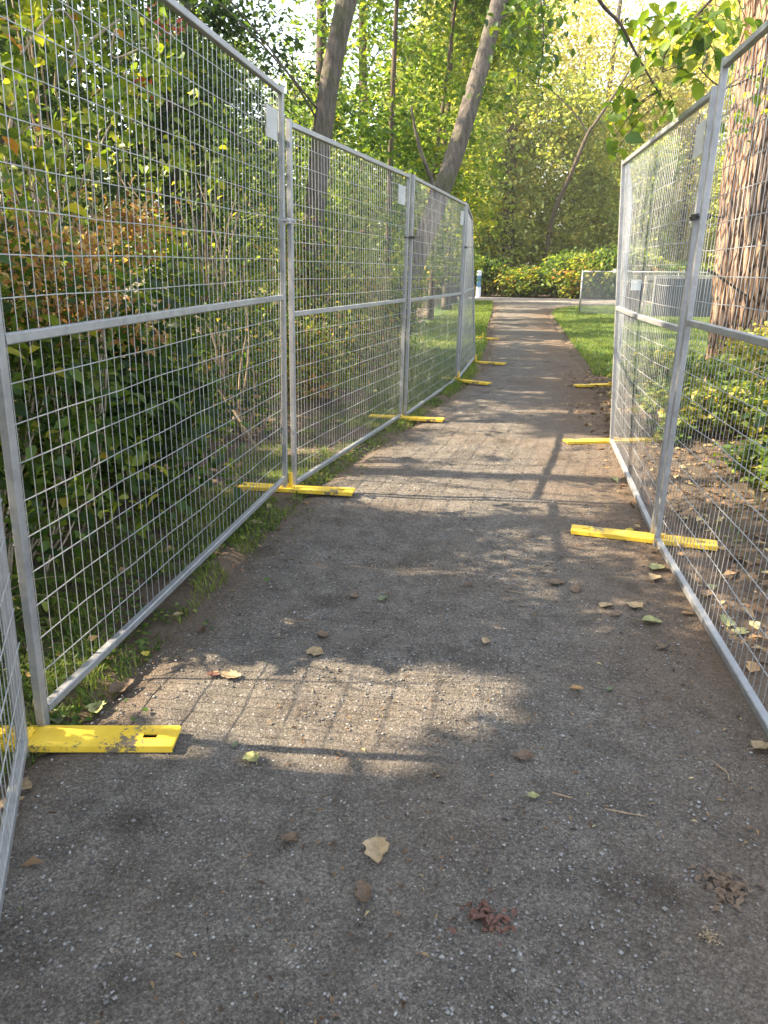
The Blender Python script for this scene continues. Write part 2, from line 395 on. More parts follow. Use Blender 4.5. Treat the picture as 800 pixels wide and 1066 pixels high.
# pale track crossing beyond the end of the path
xs = np.linspace(-40, 60, 200); V = []
ya = np.interp(xs, [-40, -6, 5, 8, 12, 20, 60], [36, 37.6, 37.4, 35.0, 31.5, 29.5, 28]); yb = np.interp(xs, [-40, -6, 5, 12, 20, 60], [40, 41.2, 41.6, 38.5, 34, 32])
V = np.concatenate([np.stack([xs, ya, xs*0+.012], 1), np.stack([xs, yb, xs*0+.012], 1)]); k = np.arange(199)
g = mesh_obj('crossing_track', V, np.stack([k, k+1, k+201, k+200], 1), M['track']); tag(g, kind='structure')

def strip(name, yy, la, rb, nseg, m, dz=.012):
    V = []
    for y in yy:
        s = np.linspace(0, 1, nseg); a, b_ = la(y), rb(y)
        x = a+(b_-a)*s; V.append(np.stack([x, x*0+y, ground_z(x, x*0+y)+dz], 1))
    V = np.concatenate(V); ny = len(yy); i = (np.arange(ny-1)[:, None]*nseg+np.arange(nseg-1)[None]).ravel()
    return mesh_obj(name, V, np.stack([i, i+1, i+1+nseg, i+nseg], 1), m, smooth=True)
def wob(y, s, a): return a*(float(fbm(np.array([y*1.1]), np.array([s*3.1]), 0, 20+s))*2-1)
g = strip('lawn', np.arange(9.0, 34.6, .3), lambda y: float(xr(y))+.12+wob(y, 1, .12)+max(0, (10.5-y)*.8), lambda y: float(np.interp(y, [9, 12, 31, 35], [16, 22, 24, 10.2])), 60, M['lawn']); tag(g, kind='structure')
g = strip('lawn', np.arange(8.6, 36.8, .3), lambda y: float(xl(y))-1.6-max(0, (y-12)*.04), lambda y: float(xl(y))-.08+wob(y, 2, .10), 24, M['lawn']); tag(g, kind='structure')

# ------------------------------------------------------------------ sunlight gaps (where the wood lets the sun through)
TE = 1/math.tan(SUN_EL)
def hit(P): return P[:, 0]+P[:, 2]*TE*math.cos(SUN_AZ), P[:, 1]+P[:, 2]*TE*math.sin(SUN_AZ)
PATCH = [(-.24, 2.16, .80, .30), (.25, 2.22, .50, .20), (-.15, 1.84, .66, .06), (-.05, 1.74, .35, .03), (1.0, 2.12, .22, .07),
         (.55, 5.75, 1.2, .30), (1.3, 6.15, 1.0, .30), (.6, 6.8, .9, .16), (.25, 4.72, 1.1, .42), (1.35, 4.75, .8, .45), (1.5, 5.3, .6, .35), (.3, 4.95, .8, .22), (1.0, 4.55, .7, .2), (2.1, 5.1, .9, .9), (.9, 5.15, .9, .28), (1.3, 6.3, .9, .16), (-.1, 4.35, .35, .16), (.15, 3.3, .45, .10),
         (1.0, 6.9, .7, .12), (2.0, 7.6, .6, .12), (1.9, 8.9, .5, .10), (2.6, 10.1, .6, .14), (2.3, 12.3, .7, .15), (3.0, 15.2, 1.6, .30), (1.4, 15.1, .9, .35),
         (3.6, 18.6, 1.0, .35), (3.3, 21.4, 1.2, .4), (5.0, 24.6, 1.2, .5), (4.6, 29., 1.2, .6), (6.2, 33, 1.6, .7)]
def lit_path(x, y):
    q = np.zeros_like(x)
    for cx, cy, rx, ry in PATCH:
        q = np.maximum(q, 1.35-np.sqrt(((x-cx)/rx)**2+((y-cy)/ry)**2))
    nz = fbm(x*5, y*5, 0, 31)-.5; n2 = fbm(x*13, y*13, 0, 33)-.5
    return (q + nz*1.1 + n2*np.where(y > 3.5, 1.5, 1.0)) > np.where(y > 3.5, .17, .22)
def lit_side(x, y):
    s = (x-(xr(np.clip(y, 0, 36))+.25))
    nz = fbm(x*1.3, y*1.3, 0, 41)
    a = (s > 0) & (nz > .44) & (y > 4.0)
    b_ = (s > 2.4) & (y > 3.9)
    a = a & (y < 12); b_ = b_ & (y < 12.5)
    c_ = (s > 0) & (s < 7) & (y >= 12) & (nz > .50)
    d_ = (s > .1) & (y > 3.9) & (y < 6.4)
    return a | b_ | c_ | d_
def gaps(x, y, th=.53, sc=1.6):
    f = fbm(x*sc, y*sc, 0, 51)
    return (f > th) & ((y > 2.6) | (x < .4)) | ((x > .3) & (x < 2.3) & (y > 2.5) & (y < 6) & (f > .40)) | (((x-.9)/.7)**2+((y-2.95)/.4)**2 < 1)

# ------------------------------------------------------------------ foliage
def leaves_mesh(name, P, mat_, parent=None, L=.07, W=.6, tint=None, up=.5, detail=0, jitter=.35, droop=0.0, N=None, rng=R):
    n = len(P)
    if n == 0: P = np.zeros((1, 3)); n = 1; tint = np.zeros(1); N = None
    if N is None:
        N = rng.normal(size=(n, 3)); N[:, 2] = np.abs(N[:, 2])*1.0 + up*2
    N /= np.linalg.norm(N, axis=1)[:, None]
    D = rng.normal(size=(n, 3)); D[:, 2] -= droop*2
    D -= (D*N).sum(1)[:, None]*N; D /= np.linalg.norm(D, axis=1)[:, None]+1e-9
    S = np.cross(N, D)
    l_ = (L*(1+jitter*rng.normal(size=n)).clip(.45, 1.9))[:, None]; w = l_*W*.5
    if detail == 0:
        prof = [(0, 0, 0), (.45, -1, .12), (1, 0, -.10), (.45, 1, .12)]; tri = [(0, 1, 2), (0, 2, 3)]
    else:
        prof = [(0, 0, 0), (.25, -.8, .10), (.6, -.9, .10), (1, 0, -.16), (.6, .9, .10), (.25, .8, .10), (.5, 0, 0)]
        tri = [(0, 1, 6), (1, 2, 6), (2, 3, 6), (3, 4, 6), (4, 5, 6), (5, 0, 6)]
    V = np.stack([P + D*l_*a + S*w*s + N*l_*h for a, s, h in prof], 1).reshape(-1, 3)
    k = len(prof)
    F = (np.arange(n)[:, None, None]*k + np.array(tri)[None]).reshape(-1, 3)
    if tint is None: tint = rng.random(n)
    return mesh_obj(name, V, F, mat_, parent, attr={'tint': np.repeat(np.clip(tint, 0, 1), k)})

def clumps(rng, ells, nc, nl, cr, shell=.55, flat=.55):
    """leaf positions: nc sprays of nl leaves, spread through a union of ellipsoids (cx,cy,cz,rx,ry,rz)"""
    ells = np.array(ells, float); vol = (ells[:, 3]*ells[:, 4]*ells[:, 5])**.8
    k = rng.choice(len(ells), nc, p=vol/vol.sum())
    d = rng.normal(size=(nc, 3)); d /= np.linalg.norm(d, axis=1)[:, None]
    r = rng.random(nc)**(shell)                       # more of them near the outside
    C = ells[k, :3] + d*r[:, None]*ells[k, 3:]
    fq = .9 if cr < .4 else .55
    keep = fbm(C[:, 0]*fq, C[:, 1]*fq, C[:, 2]*fq, 61) > (.34 if cr < .4 else .44)
    C = C[keep]; nc = len(C)
    sz = cr*(.6+.8*rng.random(nc))
    off = rng.normal(size=(nc, nl, 3))*sz[:, None, None]; off[..., 2] *= flat
    P = (C[:, None]+off).reshape(-1, 3)
    t = np.repeat(rng.normal(size=nc)*.17+.9*(fbm(C[:, 0]*.7, C[:, 1]*.7, C[:, 2]*.7, 66)-.5), nl)
    return P, t
def branches(rng, name, mat_, base, tips, r0, parent, trunk=None):
    for t in tips:
        mb = MB(); t = np.array(t); b0 = base(t)
        mid = (b0+t)/2 + (rng.normal(size=3)*.14+np.array([0, 0, .12]))*np.linalg.norm(t-b0)
        s = np.linspace(0, 1, 7)[:, None]
        P = (1-s)**2*b0 + 2*s*(1-s)*mid + s*s*t
        mb.sweep(P, np.linspace(r0, r0*.2, 7), 5); mb.build(name, mat_, parent, smooth=True)
def trunk_mesh(name, P, rad, mat_, parent, sides=20, rough=.17, seed=1, flare=.3):
    P = np.asarray(P, float); n = 36
    t = np.linspace(0, 1, len(P)); tt = np.linspace(0, 1, n)
    Q = np.stack([np.interp(tt, t, P[:, i]) for i in range(3)], 1)
    for _ in range(12): Q[1:-1] = (Q[:-2]+Q[2:]+2*Q[1:-1])/4
    r = np.interp(tt, np.linspace(0, 1, len(rad)), rad); r = r*(1+flare*np.exp(-tt*n/3.0))
    a = np.arange(sides)/sides*6.283
    jit = [1+rough*(fbm(np.cos(a)*1.6+5, np.sin(a)*1.6+5, tt[i]*9, seed)*2-1)+rough*.8*(vnoise(np.cos(a)*1+5, np.sin(a)+5, tt[i]*3, seed+4)*2-1) for i in range(n)]
    mb = MB(); mb.sweep(Q, r, sides, jit=jit)
    return mb.build(name, mat_, parent, smooth=True)

def tree(name, label, cat, base, tips, rad, ells, nc, nl, cr, L, leafm, barkm, group=None, cull=None, seed=1, up=.45, tshift=.5, tvar=.2, droop=.2, detail=0, crown_tint=None, W=.62, nbr=7):
    rng = np.random.default_rng(seed)
    base = np.array(base, float)
    root = thing(name, label, cat, tuple(base), group)
    T = np.array(tips, float)
    trunk_mesh('trunk', T-base, rad, barkm, root, seed=seed)
    P, t = clumps(rng, ells, nc, nl, cr)
    P = P[P[:, 2] > .05]; t = t[:len(P)] if len(t) != len(P) else t
    tint = tshift + t[:len(P)] + rng.normal(size=len(P))*tvar*.5
    if cull is not None:
        k = ~cull(P, rng); P = P[k]; tint = tint[k]
    leaves_mesh('crown', P-base, leafm, root, L=L, tint=tint, up=up, droop=droop, detail=detail, rng=rng, W=W)
    el = np.array(ells)
    tp = []
    for _ in range(nbr):
        e = el[rng.integers(len(el))]; d = rng.normal(size=3); d /= np.linalg.norm(d); tp.append(e[:3]+d*e[3:6]*.85)
    def bf(tip):
        tip = tip+base; zz = T[:, 2]; z = min(max(tip[2]-1.0-rng.random(), zz[0]+.3), zz[-1]*.95)
        return np.array([np.interp(z, zz, T[:, 0]), np.interp(z, zz, T[:, 1]), z])-base
    branches(rng, 'limb', barkm, bf, [np.array(q)-base for q in tp], max(.008, rad[0]*.10), root)
    return root

def cull_front(P, rng):
    x, y = hit(P); c = lit_path(x, y) & (y < 37)
    deep = P[:, 0] < fence_x(np.clip(P[:, 1], 1.9, 40))-.95-.25*rng.random(len(P))
    c |= deep & (P[:, 2] > 1.0) & gaps(x, y, .47) & (rng.random(len(P)) < .9)
    return c | (lit_side(x, y) & (rng.random(len(P)) < .25)) 
def cull_back(P, rng):
    x, y = hit(P)
    c = lit_path(x, y) | (lit_side(x, y) & (rng.random(len(P)) < .95))
    return c | (gaps(x, y) & (rng.random(len(P)) < .93))

def cull_dense(P, rng):
    x, y = hit(P)
    return lit_path(x, y) | (lit_side(x, y) & (rng.random(len(P)) < .93)) | (gaps(x, y, .58) & (rng.random(len(P)) < .6))

# --- hedge of bushes behind the left fence
def bush(name, label, cx, cy, rx, ry, h, nc, nl, cr, L, leafm, seed, tshift=.45, detail=0, group=None, cull=cull_front, extra=None, stem_m=None, zb=0.0, tvar=.25, up=.35):
    rng = np.random.default_rng(seed)
    gz = float(ground_z(np.array([cx]), np.array([cy]))[0])
    root = thing(name, label, 'bush', (cx, cy, gz), group)
    base = np.array([cx, cy, gz])
    ells = [(cx, cy, gz+h*.30, rx, ry, h*.34), (cx+.1*rx, cy-.15*ry, gz+h*.62, rx*.85, ry*.9, h*.34), (cx-.15*rx, cy+.2*ry, gz+h*.45, rx*.9, ry, h*.45)]
    P, t = clumps(rng, ells, nc, nl, cr, shell=.45)
    zz = P[:, 2] > gz+.04+zb; P = P[zz]; t = t[zz]
    lim = P[:, 0] < fence_x(np.clip(P[:, 1], 1.9, 40))-.12 if cx < fence_x(cy) else np.ones(len(P), bool)
    P = P[lim]; t = t[lim]
    tint = tshift + t + rng.normal(size=len(P))*tvar*.5
    if cull: k = ~cull(P, rng); P = P[k]; tint = tint[k]
    leaves_mesh('foliage', P-base, leafm, root, L=L, tint=tint, up=up, droop=.3, detail=detail, rng=rng)
    mb = MB()
    for i in range(14):
        a = rng.random()*6.28; q = np.array([math.cos(a)*rx*.8*rng.random(), math.sin(a)*ry*.8*rng.random(), h*(.5+.45*rng.random())])
        if q[0]+cx > fence_x(max(cy+q[1], 1.9))-.15 and cx < fence_x(cy): q[0] = fence_x(max(cy+q[1], 1.9))-.2-cx
        s = np.linspace(0, 1, 7)[:, None]; md = q*np.array([.3, .3, .6])+rng.normal(size=3)*.15
        b0 = np.array([rng.normal()*.12, rng.normal()*.12, -.03])
        mb.sweep((1-s)**2*b0+2*s*(1-s)*md+s*s*q, np.linspace(.014, .004, 7), 5)
    mb.build('stems', stem_m or M['twig'], root, smooth=True)
    return root
HG = 'bushes of the thicket behind the left fence'
bush('bramble_bush', 'broad dark green bramble with big leaves, nearest the camera behind the left fence', -2.05, 2.9, 1.0, 1.1, 1.9, 1700, 14, .13, .062, M['leaf_hedge'], 11, .36, 1, HG)
bush('bramble_bush', 'low shaded green bramble beside the ferns behind the widest left fence panel', -1.75, 4.3, .85, .9, 1.45, 873, 14, .12, .075, M['leaf_hedge'], 12, .30, 1, HG)
bush('leafy_bush', 'tall yellow green leafy bush at the upper left corner of the photo', -2.6, 3.5, 1.25, 1.3, 3.7, 1426, 14, .15, .070, M['leaf_hedge'], 13, .66, 1, HG)
bush('leafy_bush', 'tall mixed green bush behind the middle of the widest left fence panel', -2.35, 5.5, 1.1, 1.3, 3.5, 1288, 14, .14, .062, M['leaf_hedge'], 14, .52, 0, HG)
bush('leafy_bush', 'fine leaved green bush behind the first pair of left fence posts', -1.75, 7.3, 1.05, 1.2, 2.7, 1288, 14, .12, .055, M['leaf_hedge'], 15, .45, 0, HG)
bush('leafy_bush', 'twiggy olive bush below the nearer straight grey trunk', -1.0, 9.3, .95, 1.1, 2.2, 965, 14, .12, .055, M['leaf_hedge'], 16, .50, 0, HG, tvar=.35)
bush('leafy_bush', 'rounded bush at the foot of the leaning grey tree', -.25, 11.6, .9, 1.1, 1.8, 781, 14, .12, .06, M['leaf_hedge'], 17, .52, 0, HG)
bush('leafy_bush', 'tall bush left of frame that shades the near path', -2.7, 1.0, 1.1, 1.3, 3.6, 1058, 13, .15, .08, M['leaf_hedge'], 18, .5, 0, HG)
bush('leafy_bush', 'light green bush between the two grey trunks', -1.2, 13.6, 1.3, 1.5, 3.6, 965, 14, .16, .075, M['leaf_mid'], 19, .45, 0, HG)
bush('low_bush', 'low twiggy bush just behind the second left panel, near end', -1.30, 6.0, .6, .8, 1.25, 520, 13, .09, .045, M['leaf_hedge'], 31, .45, 0, HG, tvar=.45)
bush('low_bush', 'low olive bush behind the middle of the second left panel', -.78, 7.9, .6, .9, 1.15, 520, 13, .09, .045, M['leaf_hedge'], 32, .55, 0, HG, tvar=.45)
bush('low_bush', 'low bush behind the third left panel beside the lawn', -.15, 10.0, .55, .9, 1.0, 420, 13, .09, .05, M['leaf_hedge'], 33, .55, 0, HG, tvar=.45)
# dead brown growth within it
rng = np.random.default_rng(5)
root = thing('withered_bush', 'dry orange brown dead bush glowing in the sun behind the top left mesh', 'bush', (-1.75, 3.35, .1))
P, t = clumps(rng, [(*at(40, 270, 2.75), .16, .3, .22), (*at(95, 285, 3.0), .16, .3, .22), (*at(140, 225, 3.4), .16, .35, .25), (*at(70, 330, 3.0), .16, .3, .13), (*at(145, 345, 3.2), .12, .2, .12)], 175, 12, .055, .8)
P = P[P[:, 0] < fence_x(P[:, 1])-.1]
leaves_mesh('foliage', P-np.array([-1.75, 3.35, .1]), M['leaf_brown'], root, L=.030, up=.1, tint=.66+.28*rng.normal(size=len(P)), rng=rng, W=.45)
mb = MB()
for i in range(46):
    b0 = np.array([.0+rng.normal()*.12, -.2+rng.normal()*.35, .0]); q = np.array([.33+rng.normal()*.10, -.3+rng.normal()*.38, 1.0+rng.random()*.85])
    s = np.linspace(0, 1, 8)[:, None]; md = (b0+q)/2+rng.normal(size=3)*.22
    mb.sweep((1-s)**2*b0+2*s*(1-s)*md+s*s*q, np.linspace(.007, .002, 8), 4)
mb.build('stems', M['twig_pale'], root, smooth=True)

# pale climbing vines and two red leaf sprays in the upper left
def curve_pts(ctrl, n=24):
    c = np.array(ctrl, float); t = np.linspace(0, len(c)-1, n); i = np.clip(t.astype(int), 0, len(c)-2); f = (t-i)[:, None]
    p0 = c[np.clip(i-1, 0, len(c)-1)]; p1 = c[i]; p2 = c[i+1]; p3 = c[np.clip(i+2, 0, len(c)-1)]
    return .5*((2*p1)+(-p0+p2)*f+(2*p0-5*p1+4*p2-p3)*f**2+(-p0+3*p1-3*p2+p3)*f**3)
root = thing('climbing_vine', 'pale bare curling vine stems hanging in the upper left thicket', 'vine', (-1.6, 3.6, .2))
o0 = np.array([-1.6, 3.6, .2]); mb = MB()
for px in ([(20, 60), (60, 10), (82, 40), (72, 70), (95, 42), (125, 20)], [(70, 0), (75, 35), (88, 60), (80, 85)], [(120, 30), (118, 60), (150, 50), (168, 55), (160, 30)],
           [(130, 75), (132, 100), (140, 120), (150, 135), (152, 160)], [(100, 170), (110, 140), (128, 110), (132, 88)], [(5, 150), (40, 130), (70, 150), (60, 180)], [(60, 60), (58, 95), (68, 130), (62, 170)]):
    yy = 3.3+.012*px[0][0]
    mb.sweep(curve_pts([at(u, v, yy+.06*k_) for k_, (u, v) in enumerate(px)])-o0, .0055, 5)
mb.sweep(curve_pts([(-1.7, 3.4, .15), (-1.75, 3.3, 1.2), at(20, 60, 3.5)])-o0, .008, 5)
mb.build('stems', M['twig_pale'], root, smooth=True)
rng = np.random.default_rng(41); Lp = []
for _ in range(330):
    u, v = rng.random()*250-15, rng.random()*300-40
    if v < .8*(u-150)-10: continue
    if fbm(np.array([u/42]), np.array([v/42]), 0, 12)[0] < .46: continue
    yy = 3.0+.006*max(u, 0)+rng.random()*.9; q = at(u, v, yy)
    if q[0] > fence_x(q[1])-.22: continue
    Lp.append(q+rng.normal(size=(9, 3))*np.array([.05, .06, .05]))
Lp = np.concatenate(Lp); Lp = Lp[Lp[:, 0] < fence_x(Lp[:, 1])-.16]
leaves_mesh('leaves', Lp-o0, M['leaf_bright'], root, L=.05, W=.75, tint=.45+.22*rng.normal(size=len(Lp)), up=.1, droop=.7, detail=1, rng=rng)
for lab, pts, dx in (('spray of small red leaves hanging in the upper left thicket', [(140, 82), (148, 88), (155, 92), (160, 98), (152, 84)], 0), ('orange red leaf spray just below the top rail of the widest left panel', [(160, 15), (175, 22), (182, 28), (190, 31), (178, 38), (168, 30)], 0)):
    Q = np.array([at(u, v, 4.3) for u, v in pts]); rt = thing('red_leaf_spray', lab, 'leaf spray', tuple(Q[0]))
    Pq = np.repeat(Q, 4, 0)+rng.normal(size=(len(Q)*4, 3))*.022
    leaves_mesh('leaves', Pq-Q[0], M['leaf_red'], rt, L=.034, rng=rng, up=0, detail=1)
    mb = MB(); mb.sweep(curve_pts([Q[0]-Q[0]+np.array([-.25, .05, -.25])]+[q-Q[0] for q in Q], 16), .003, 4); mb.build('twig', M['twig'], rt)

# ferns at the foot of the hedge
def fern(label, x, y, n, Lf, seed):
    rng = np.random.default_rng(seed); z = float(ground_z(np.array([x]), np.array([y]))[0])
    root = thing('fern', label, 'fern', (x, y, z), 'ferns under the thicket')
    V = []; F = []; tint = []; mb = MB()
    for i in range(n):
        a = i/n*6.28+rng.normal()*.2; l_ = Lf*(.8+.3*rng.random()); rise = .55+.3*rng.random()
        s = np.linspace(0, 1, 22); hx = l_*s*.9; hz = l_*(rise*s-.75*s*s)
        dx, dy = math.cos(a), math.sin(a)
        C = np.stack([hx*dx, hx*dy, hz+.02], 1); mb.sweep(C, np.linspace(.004, .0015, 22), 4)
        for k in range(2, 22):
            pl = .13*Lf*math.sin(math.pi*min(1, (s[k]*.9+.1)))+.01
            for sg in (-1, 1):
                b0 = C[k]; e = b0+np.array([-dy*sg*pl+dx*pl*.25, dx*sg*pl+dy*pl*.25, -.12*pl]); w = np.array([dx, dy, 0])*.011
                j = len(V); V += [b0-w, e, b0+w, (b0+e)/2+w*1.3+np.array([0, 0, .004])]; F += [(j, j+1, j+3), (j, j+3, j+2)]; tint += [.35+.3*rng.random()]*4
    mesh_obj('fronds', np.array(V), np.array(F), M['leaf_mid'], root, attr={'tint': tint}); mb.build('rib', M['twig'], root)
fern('sword fern low beside the nearest left fence post', -1.72, 2.75, 11, .55, 1)
fern('sword fern deeper in shadow behind the lower left mesh', -1.95, 3.5, 12, .62, 2)
fern('small fern behind the middle of the widest left panel', -1.45, 4.4, 10, .42, 3)

# --- trees of the left wood
TG = 'trees of the left wood'
# the two grey trunks of the photo
A = [np.array([-1.05, 9.45, .0]), at(322, 300, 9.5), at(332, 170, 9.5), at(346, 60, 9.6), at(362, 0, 9.7), at(372, -60, 9.8), at(380, -150, 10)]
tree('broadleaf_tree', 'straight grey trunked tree rising behind the second left fence panel', 'tree', A[0], A, [.14, .13, .12, .12, .115, .10, .07], [(-1.6, 9.8, 6.6, 2.1, 2.2, 1.8), (-2.6, 9.2, 4.6, 1.4, 1.6, 1.3)], 900, 15, .2, .09, M['leaf_mid'], M['bark'], TG, cull_back, 21, tshift=.4)
B = [np.array([.15, 12.0, .0]), at(414, 330, 12.1), at(440, 250, 12.3), at(470, 175, 12.6), at(493, 100, 12.9), at(517, 10, 13.2), at(540, -70, 13.6), at(560, -140, 14)]
tree('leaning_tree', 'grey tree leaning right over the left fence, forked low on its trunk', 'tree', B[0], B, [.19, .17, .155, .145, .135, .12, .10, .06], [(1.4, 14.2, 8.2, 2.3, 2.2, 1.6), (3.2, 14.8, 7.8, 1.4, 1.6, 1.0)], 600, 14, .22, .11, M['leaf_mid'], M['bark'], TG, cull_back, 22, tshift=.5)
mb = MB(); o = [c for c in bpy.data.objects if c.name.startswith('leaning_tree')][0]
mb.sweep(curve_pts([at(455, 215, 12.4), at(450, 190, 12.3), at(436, 150, 12.2), at(428, 110, 12.2)])-B[0], np.linspace(.045, .015, 24), 8)
mb.build('low_branch', M['bark'], o, smooth=True)
LT = [  # label, base, top, r, ellipsoids, leaves, material, tint
 ('dark slender trunked tree left of the leaning tree', (.0, 15.5, 0), (.25, 15.5, 9), .075, [(-.3, 15.0, 3.2, 1.6, 1.6, 2.6), (.0, 15.8, 6.8, 1.7, 1.7, 2.0)], 520, .095, 'leaf_mid', .42),
 ('thin dark tree whose stem leans behind the slender trunk', (.6, 17.5, 0), (1.9, 17.6, 10), .06, [(.5, 17.2, 3.6, 1.6, 1.6, 2.6), (1.7, 17.4, 7.4, 1.7, 1.7, 2.2)], 800, .10, 'leaf_mid', .55),
 ('green tree overhanging the path edge past the left fence', (1.3, 21.5, 0), (2.0, 21.5, 11), .09, [(1.5, 22, 3.9, 1.9, 2.0, 3.2), (2.6, 22.4, 7.6, 2.3, 2.0, 2.4)], 900, .11, 'leaf_mid', .60),
 ('tree with bright drooping leaves left of the path end', (2.2, 27, 0), (2.6, 27, 12), .15, [(2.0, 27, 4.6, 1.9, 2.3, 3.4), (3.3, 27.3, 9, 2.4, 2.5, 2.6)], 640, .125, 'leaf_far_sunlit', .42),
 ('last tall tree of the left wood before the crossing track', (3.0, 33.5, 0), (3.5, 33.5, 14), .18, [(2.4, 33.5, 5, 2.3, 2.6, 4.0), (3.6, 33.6, 10.5, 2.7, 2.8, 3.0)], 640, .14, 'leaf_far_sunlit', .45),
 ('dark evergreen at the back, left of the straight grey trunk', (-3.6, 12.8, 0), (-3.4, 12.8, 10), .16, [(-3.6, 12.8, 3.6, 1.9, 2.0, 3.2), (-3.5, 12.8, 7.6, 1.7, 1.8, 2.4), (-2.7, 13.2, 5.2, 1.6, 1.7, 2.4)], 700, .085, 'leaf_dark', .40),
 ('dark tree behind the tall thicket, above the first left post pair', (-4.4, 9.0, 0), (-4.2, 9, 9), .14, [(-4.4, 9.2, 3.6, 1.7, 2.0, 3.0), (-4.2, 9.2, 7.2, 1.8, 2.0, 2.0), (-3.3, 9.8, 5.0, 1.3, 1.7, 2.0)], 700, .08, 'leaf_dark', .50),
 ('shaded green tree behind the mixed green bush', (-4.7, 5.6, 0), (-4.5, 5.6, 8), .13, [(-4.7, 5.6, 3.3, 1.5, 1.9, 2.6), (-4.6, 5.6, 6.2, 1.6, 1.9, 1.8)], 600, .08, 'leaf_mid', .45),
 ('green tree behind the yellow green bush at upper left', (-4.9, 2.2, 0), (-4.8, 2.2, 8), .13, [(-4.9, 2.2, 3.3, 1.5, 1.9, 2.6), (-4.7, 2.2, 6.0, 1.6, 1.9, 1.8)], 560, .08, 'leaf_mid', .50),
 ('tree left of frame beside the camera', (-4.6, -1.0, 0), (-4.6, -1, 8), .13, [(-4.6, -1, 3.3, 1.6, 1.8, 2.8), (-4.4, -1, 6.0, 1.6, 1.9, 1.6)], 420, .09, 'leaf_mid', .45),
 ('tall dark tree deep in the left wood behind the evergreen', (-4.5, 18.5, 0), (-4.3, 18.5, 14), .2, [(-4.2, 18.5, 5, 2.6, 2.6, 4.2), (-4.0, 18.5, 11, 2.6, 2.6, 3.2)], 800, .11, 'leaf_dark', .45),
 ('tall green tree deep in the left wood beyond the slender trunk', (-1.9, 22.5, 0), (-1.7, 22.5, 14), .2, [(-1.6, 22.5, 5, 2.2, 2.4, 4.0), (-1.4, 22.5, 10.5, 2.6, 2.6, 3.4)], 800, .12, 'leaf_mid', .45),
 ('tall tree far back in the left wood near the path end', (-.9, 29, 0), (-.7, 29, 16), .22, [(-.6, 29, 5.5, 2.4, 2.8, 4.6), (-.4, 29, 12, 2.8, 2.8, 4.0)], 800, .14, 'leaf_mid', .55),
 ('broad tree at the very back left of the wood', (-8.5, 12, 0), (-8.3, 12, 12), .2, [(-8.3, 11.5, 4, 2.6, 3.6, 3.8), (-8.2, 12, 9, 2.6, 3.4, 3.0)], 1000, .17, 'leaf_dark', .5),
 ('broad back tree behind the upper left thicket', (-8.3, 5.0, 0), (-8.1, 5, 10), .2, [(-8.1, 4, 3.6, 2.2, 4.0, 3.4), (-8.0, 5, 7.4, 2.2, 4.0, 2.6)], 1200, .17, 'leaf_mid', .5),
]
for k_, (lab, b0, tp, r0, el, nc, L_, mn, ts) in enumerate(LT):
    b0 = np.array(b0, float); tp = np.array(tp, float)
    md = [b0+(tp-b0)*f+np.array([R.normal()*.07, R.normal()*.07, 0])*(f > 0) for f in (0, .25, .5, .75, 1)]
    tree('broadleaf_tree' if mn != 'leaf_dark' else 'dense_tree', lab, 'tree', b0, md, [r0, r0*.85, r0*.7, r0*.5, r0*.2], el, int(nc*3.1), 15, .21+.02*(b0[1] > 14), L_*1.15, M[mn], M['bark_dark'] if mn != 'leaf_far_sunlit' else M['bark'], TG, cull_dense if mn == 'leaf_dark' else cull_back, 60+k_, tshift=ts, droop=.45)
# tall bare trunk seen against the sky
C_ = [at(528, 283, 49.5)*np.array([1, 1, 0]), at(531, 200, 49.5), at(534, 100, 49.5), at(538, 30, 49.5), at(540, -20, 49.5), at(544, -60, 49.5)]

# --- trees beyond the crossing track: three kinds, then copies
FG = 'trees beyond the crossing track'
def arch(name, label, h, r, nc, L_, mn, ts, seed, loc, bm='bark', el=None):
    el = el or [(0, 0, h*.12, r, r, h*.14), (0, 0, h*.28, r, r, h*.2), (r*.3, -r*.2, h*.5, r*1.05, r, h*.24), (-r*.3, r*.2, h*.76, r*.85, r*.85, h*.22)]
    base = np.zeros(3)
    t = tree(name, label, 'tree', base, [base, (.1, 0, h*.3), (-.15, .1, h*.6), (.1, 0, h*.85), (.2, 0, h)], [.26, .23, .18, .12, .04], el, nc, 14, r*.13, L_, M[mn], M[bm], FG, None, seed, tshift=ts, tvar=.3, up=.3, droop=.4, nbr=9)
    t.location = loc; return t
t1 = arch('broadleaf_tree', 'tall yellow green tree straight above the path end', 17, 3.6, 2500, .25, 'leaf_far_sunlit', .50, 101, (8.0, 51, 0))
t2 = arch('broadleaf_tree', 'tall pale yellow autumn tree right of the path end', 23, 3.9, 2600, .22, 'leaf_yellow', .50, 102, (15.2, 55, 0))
t3 = arch('broadleaf_tree', 'darker green tree left of the path end beyond the track', 15, 3.4, 2500, .25, 'leaf_far_sunlit_green', .55, 103, (2.8, 49.5, 0))
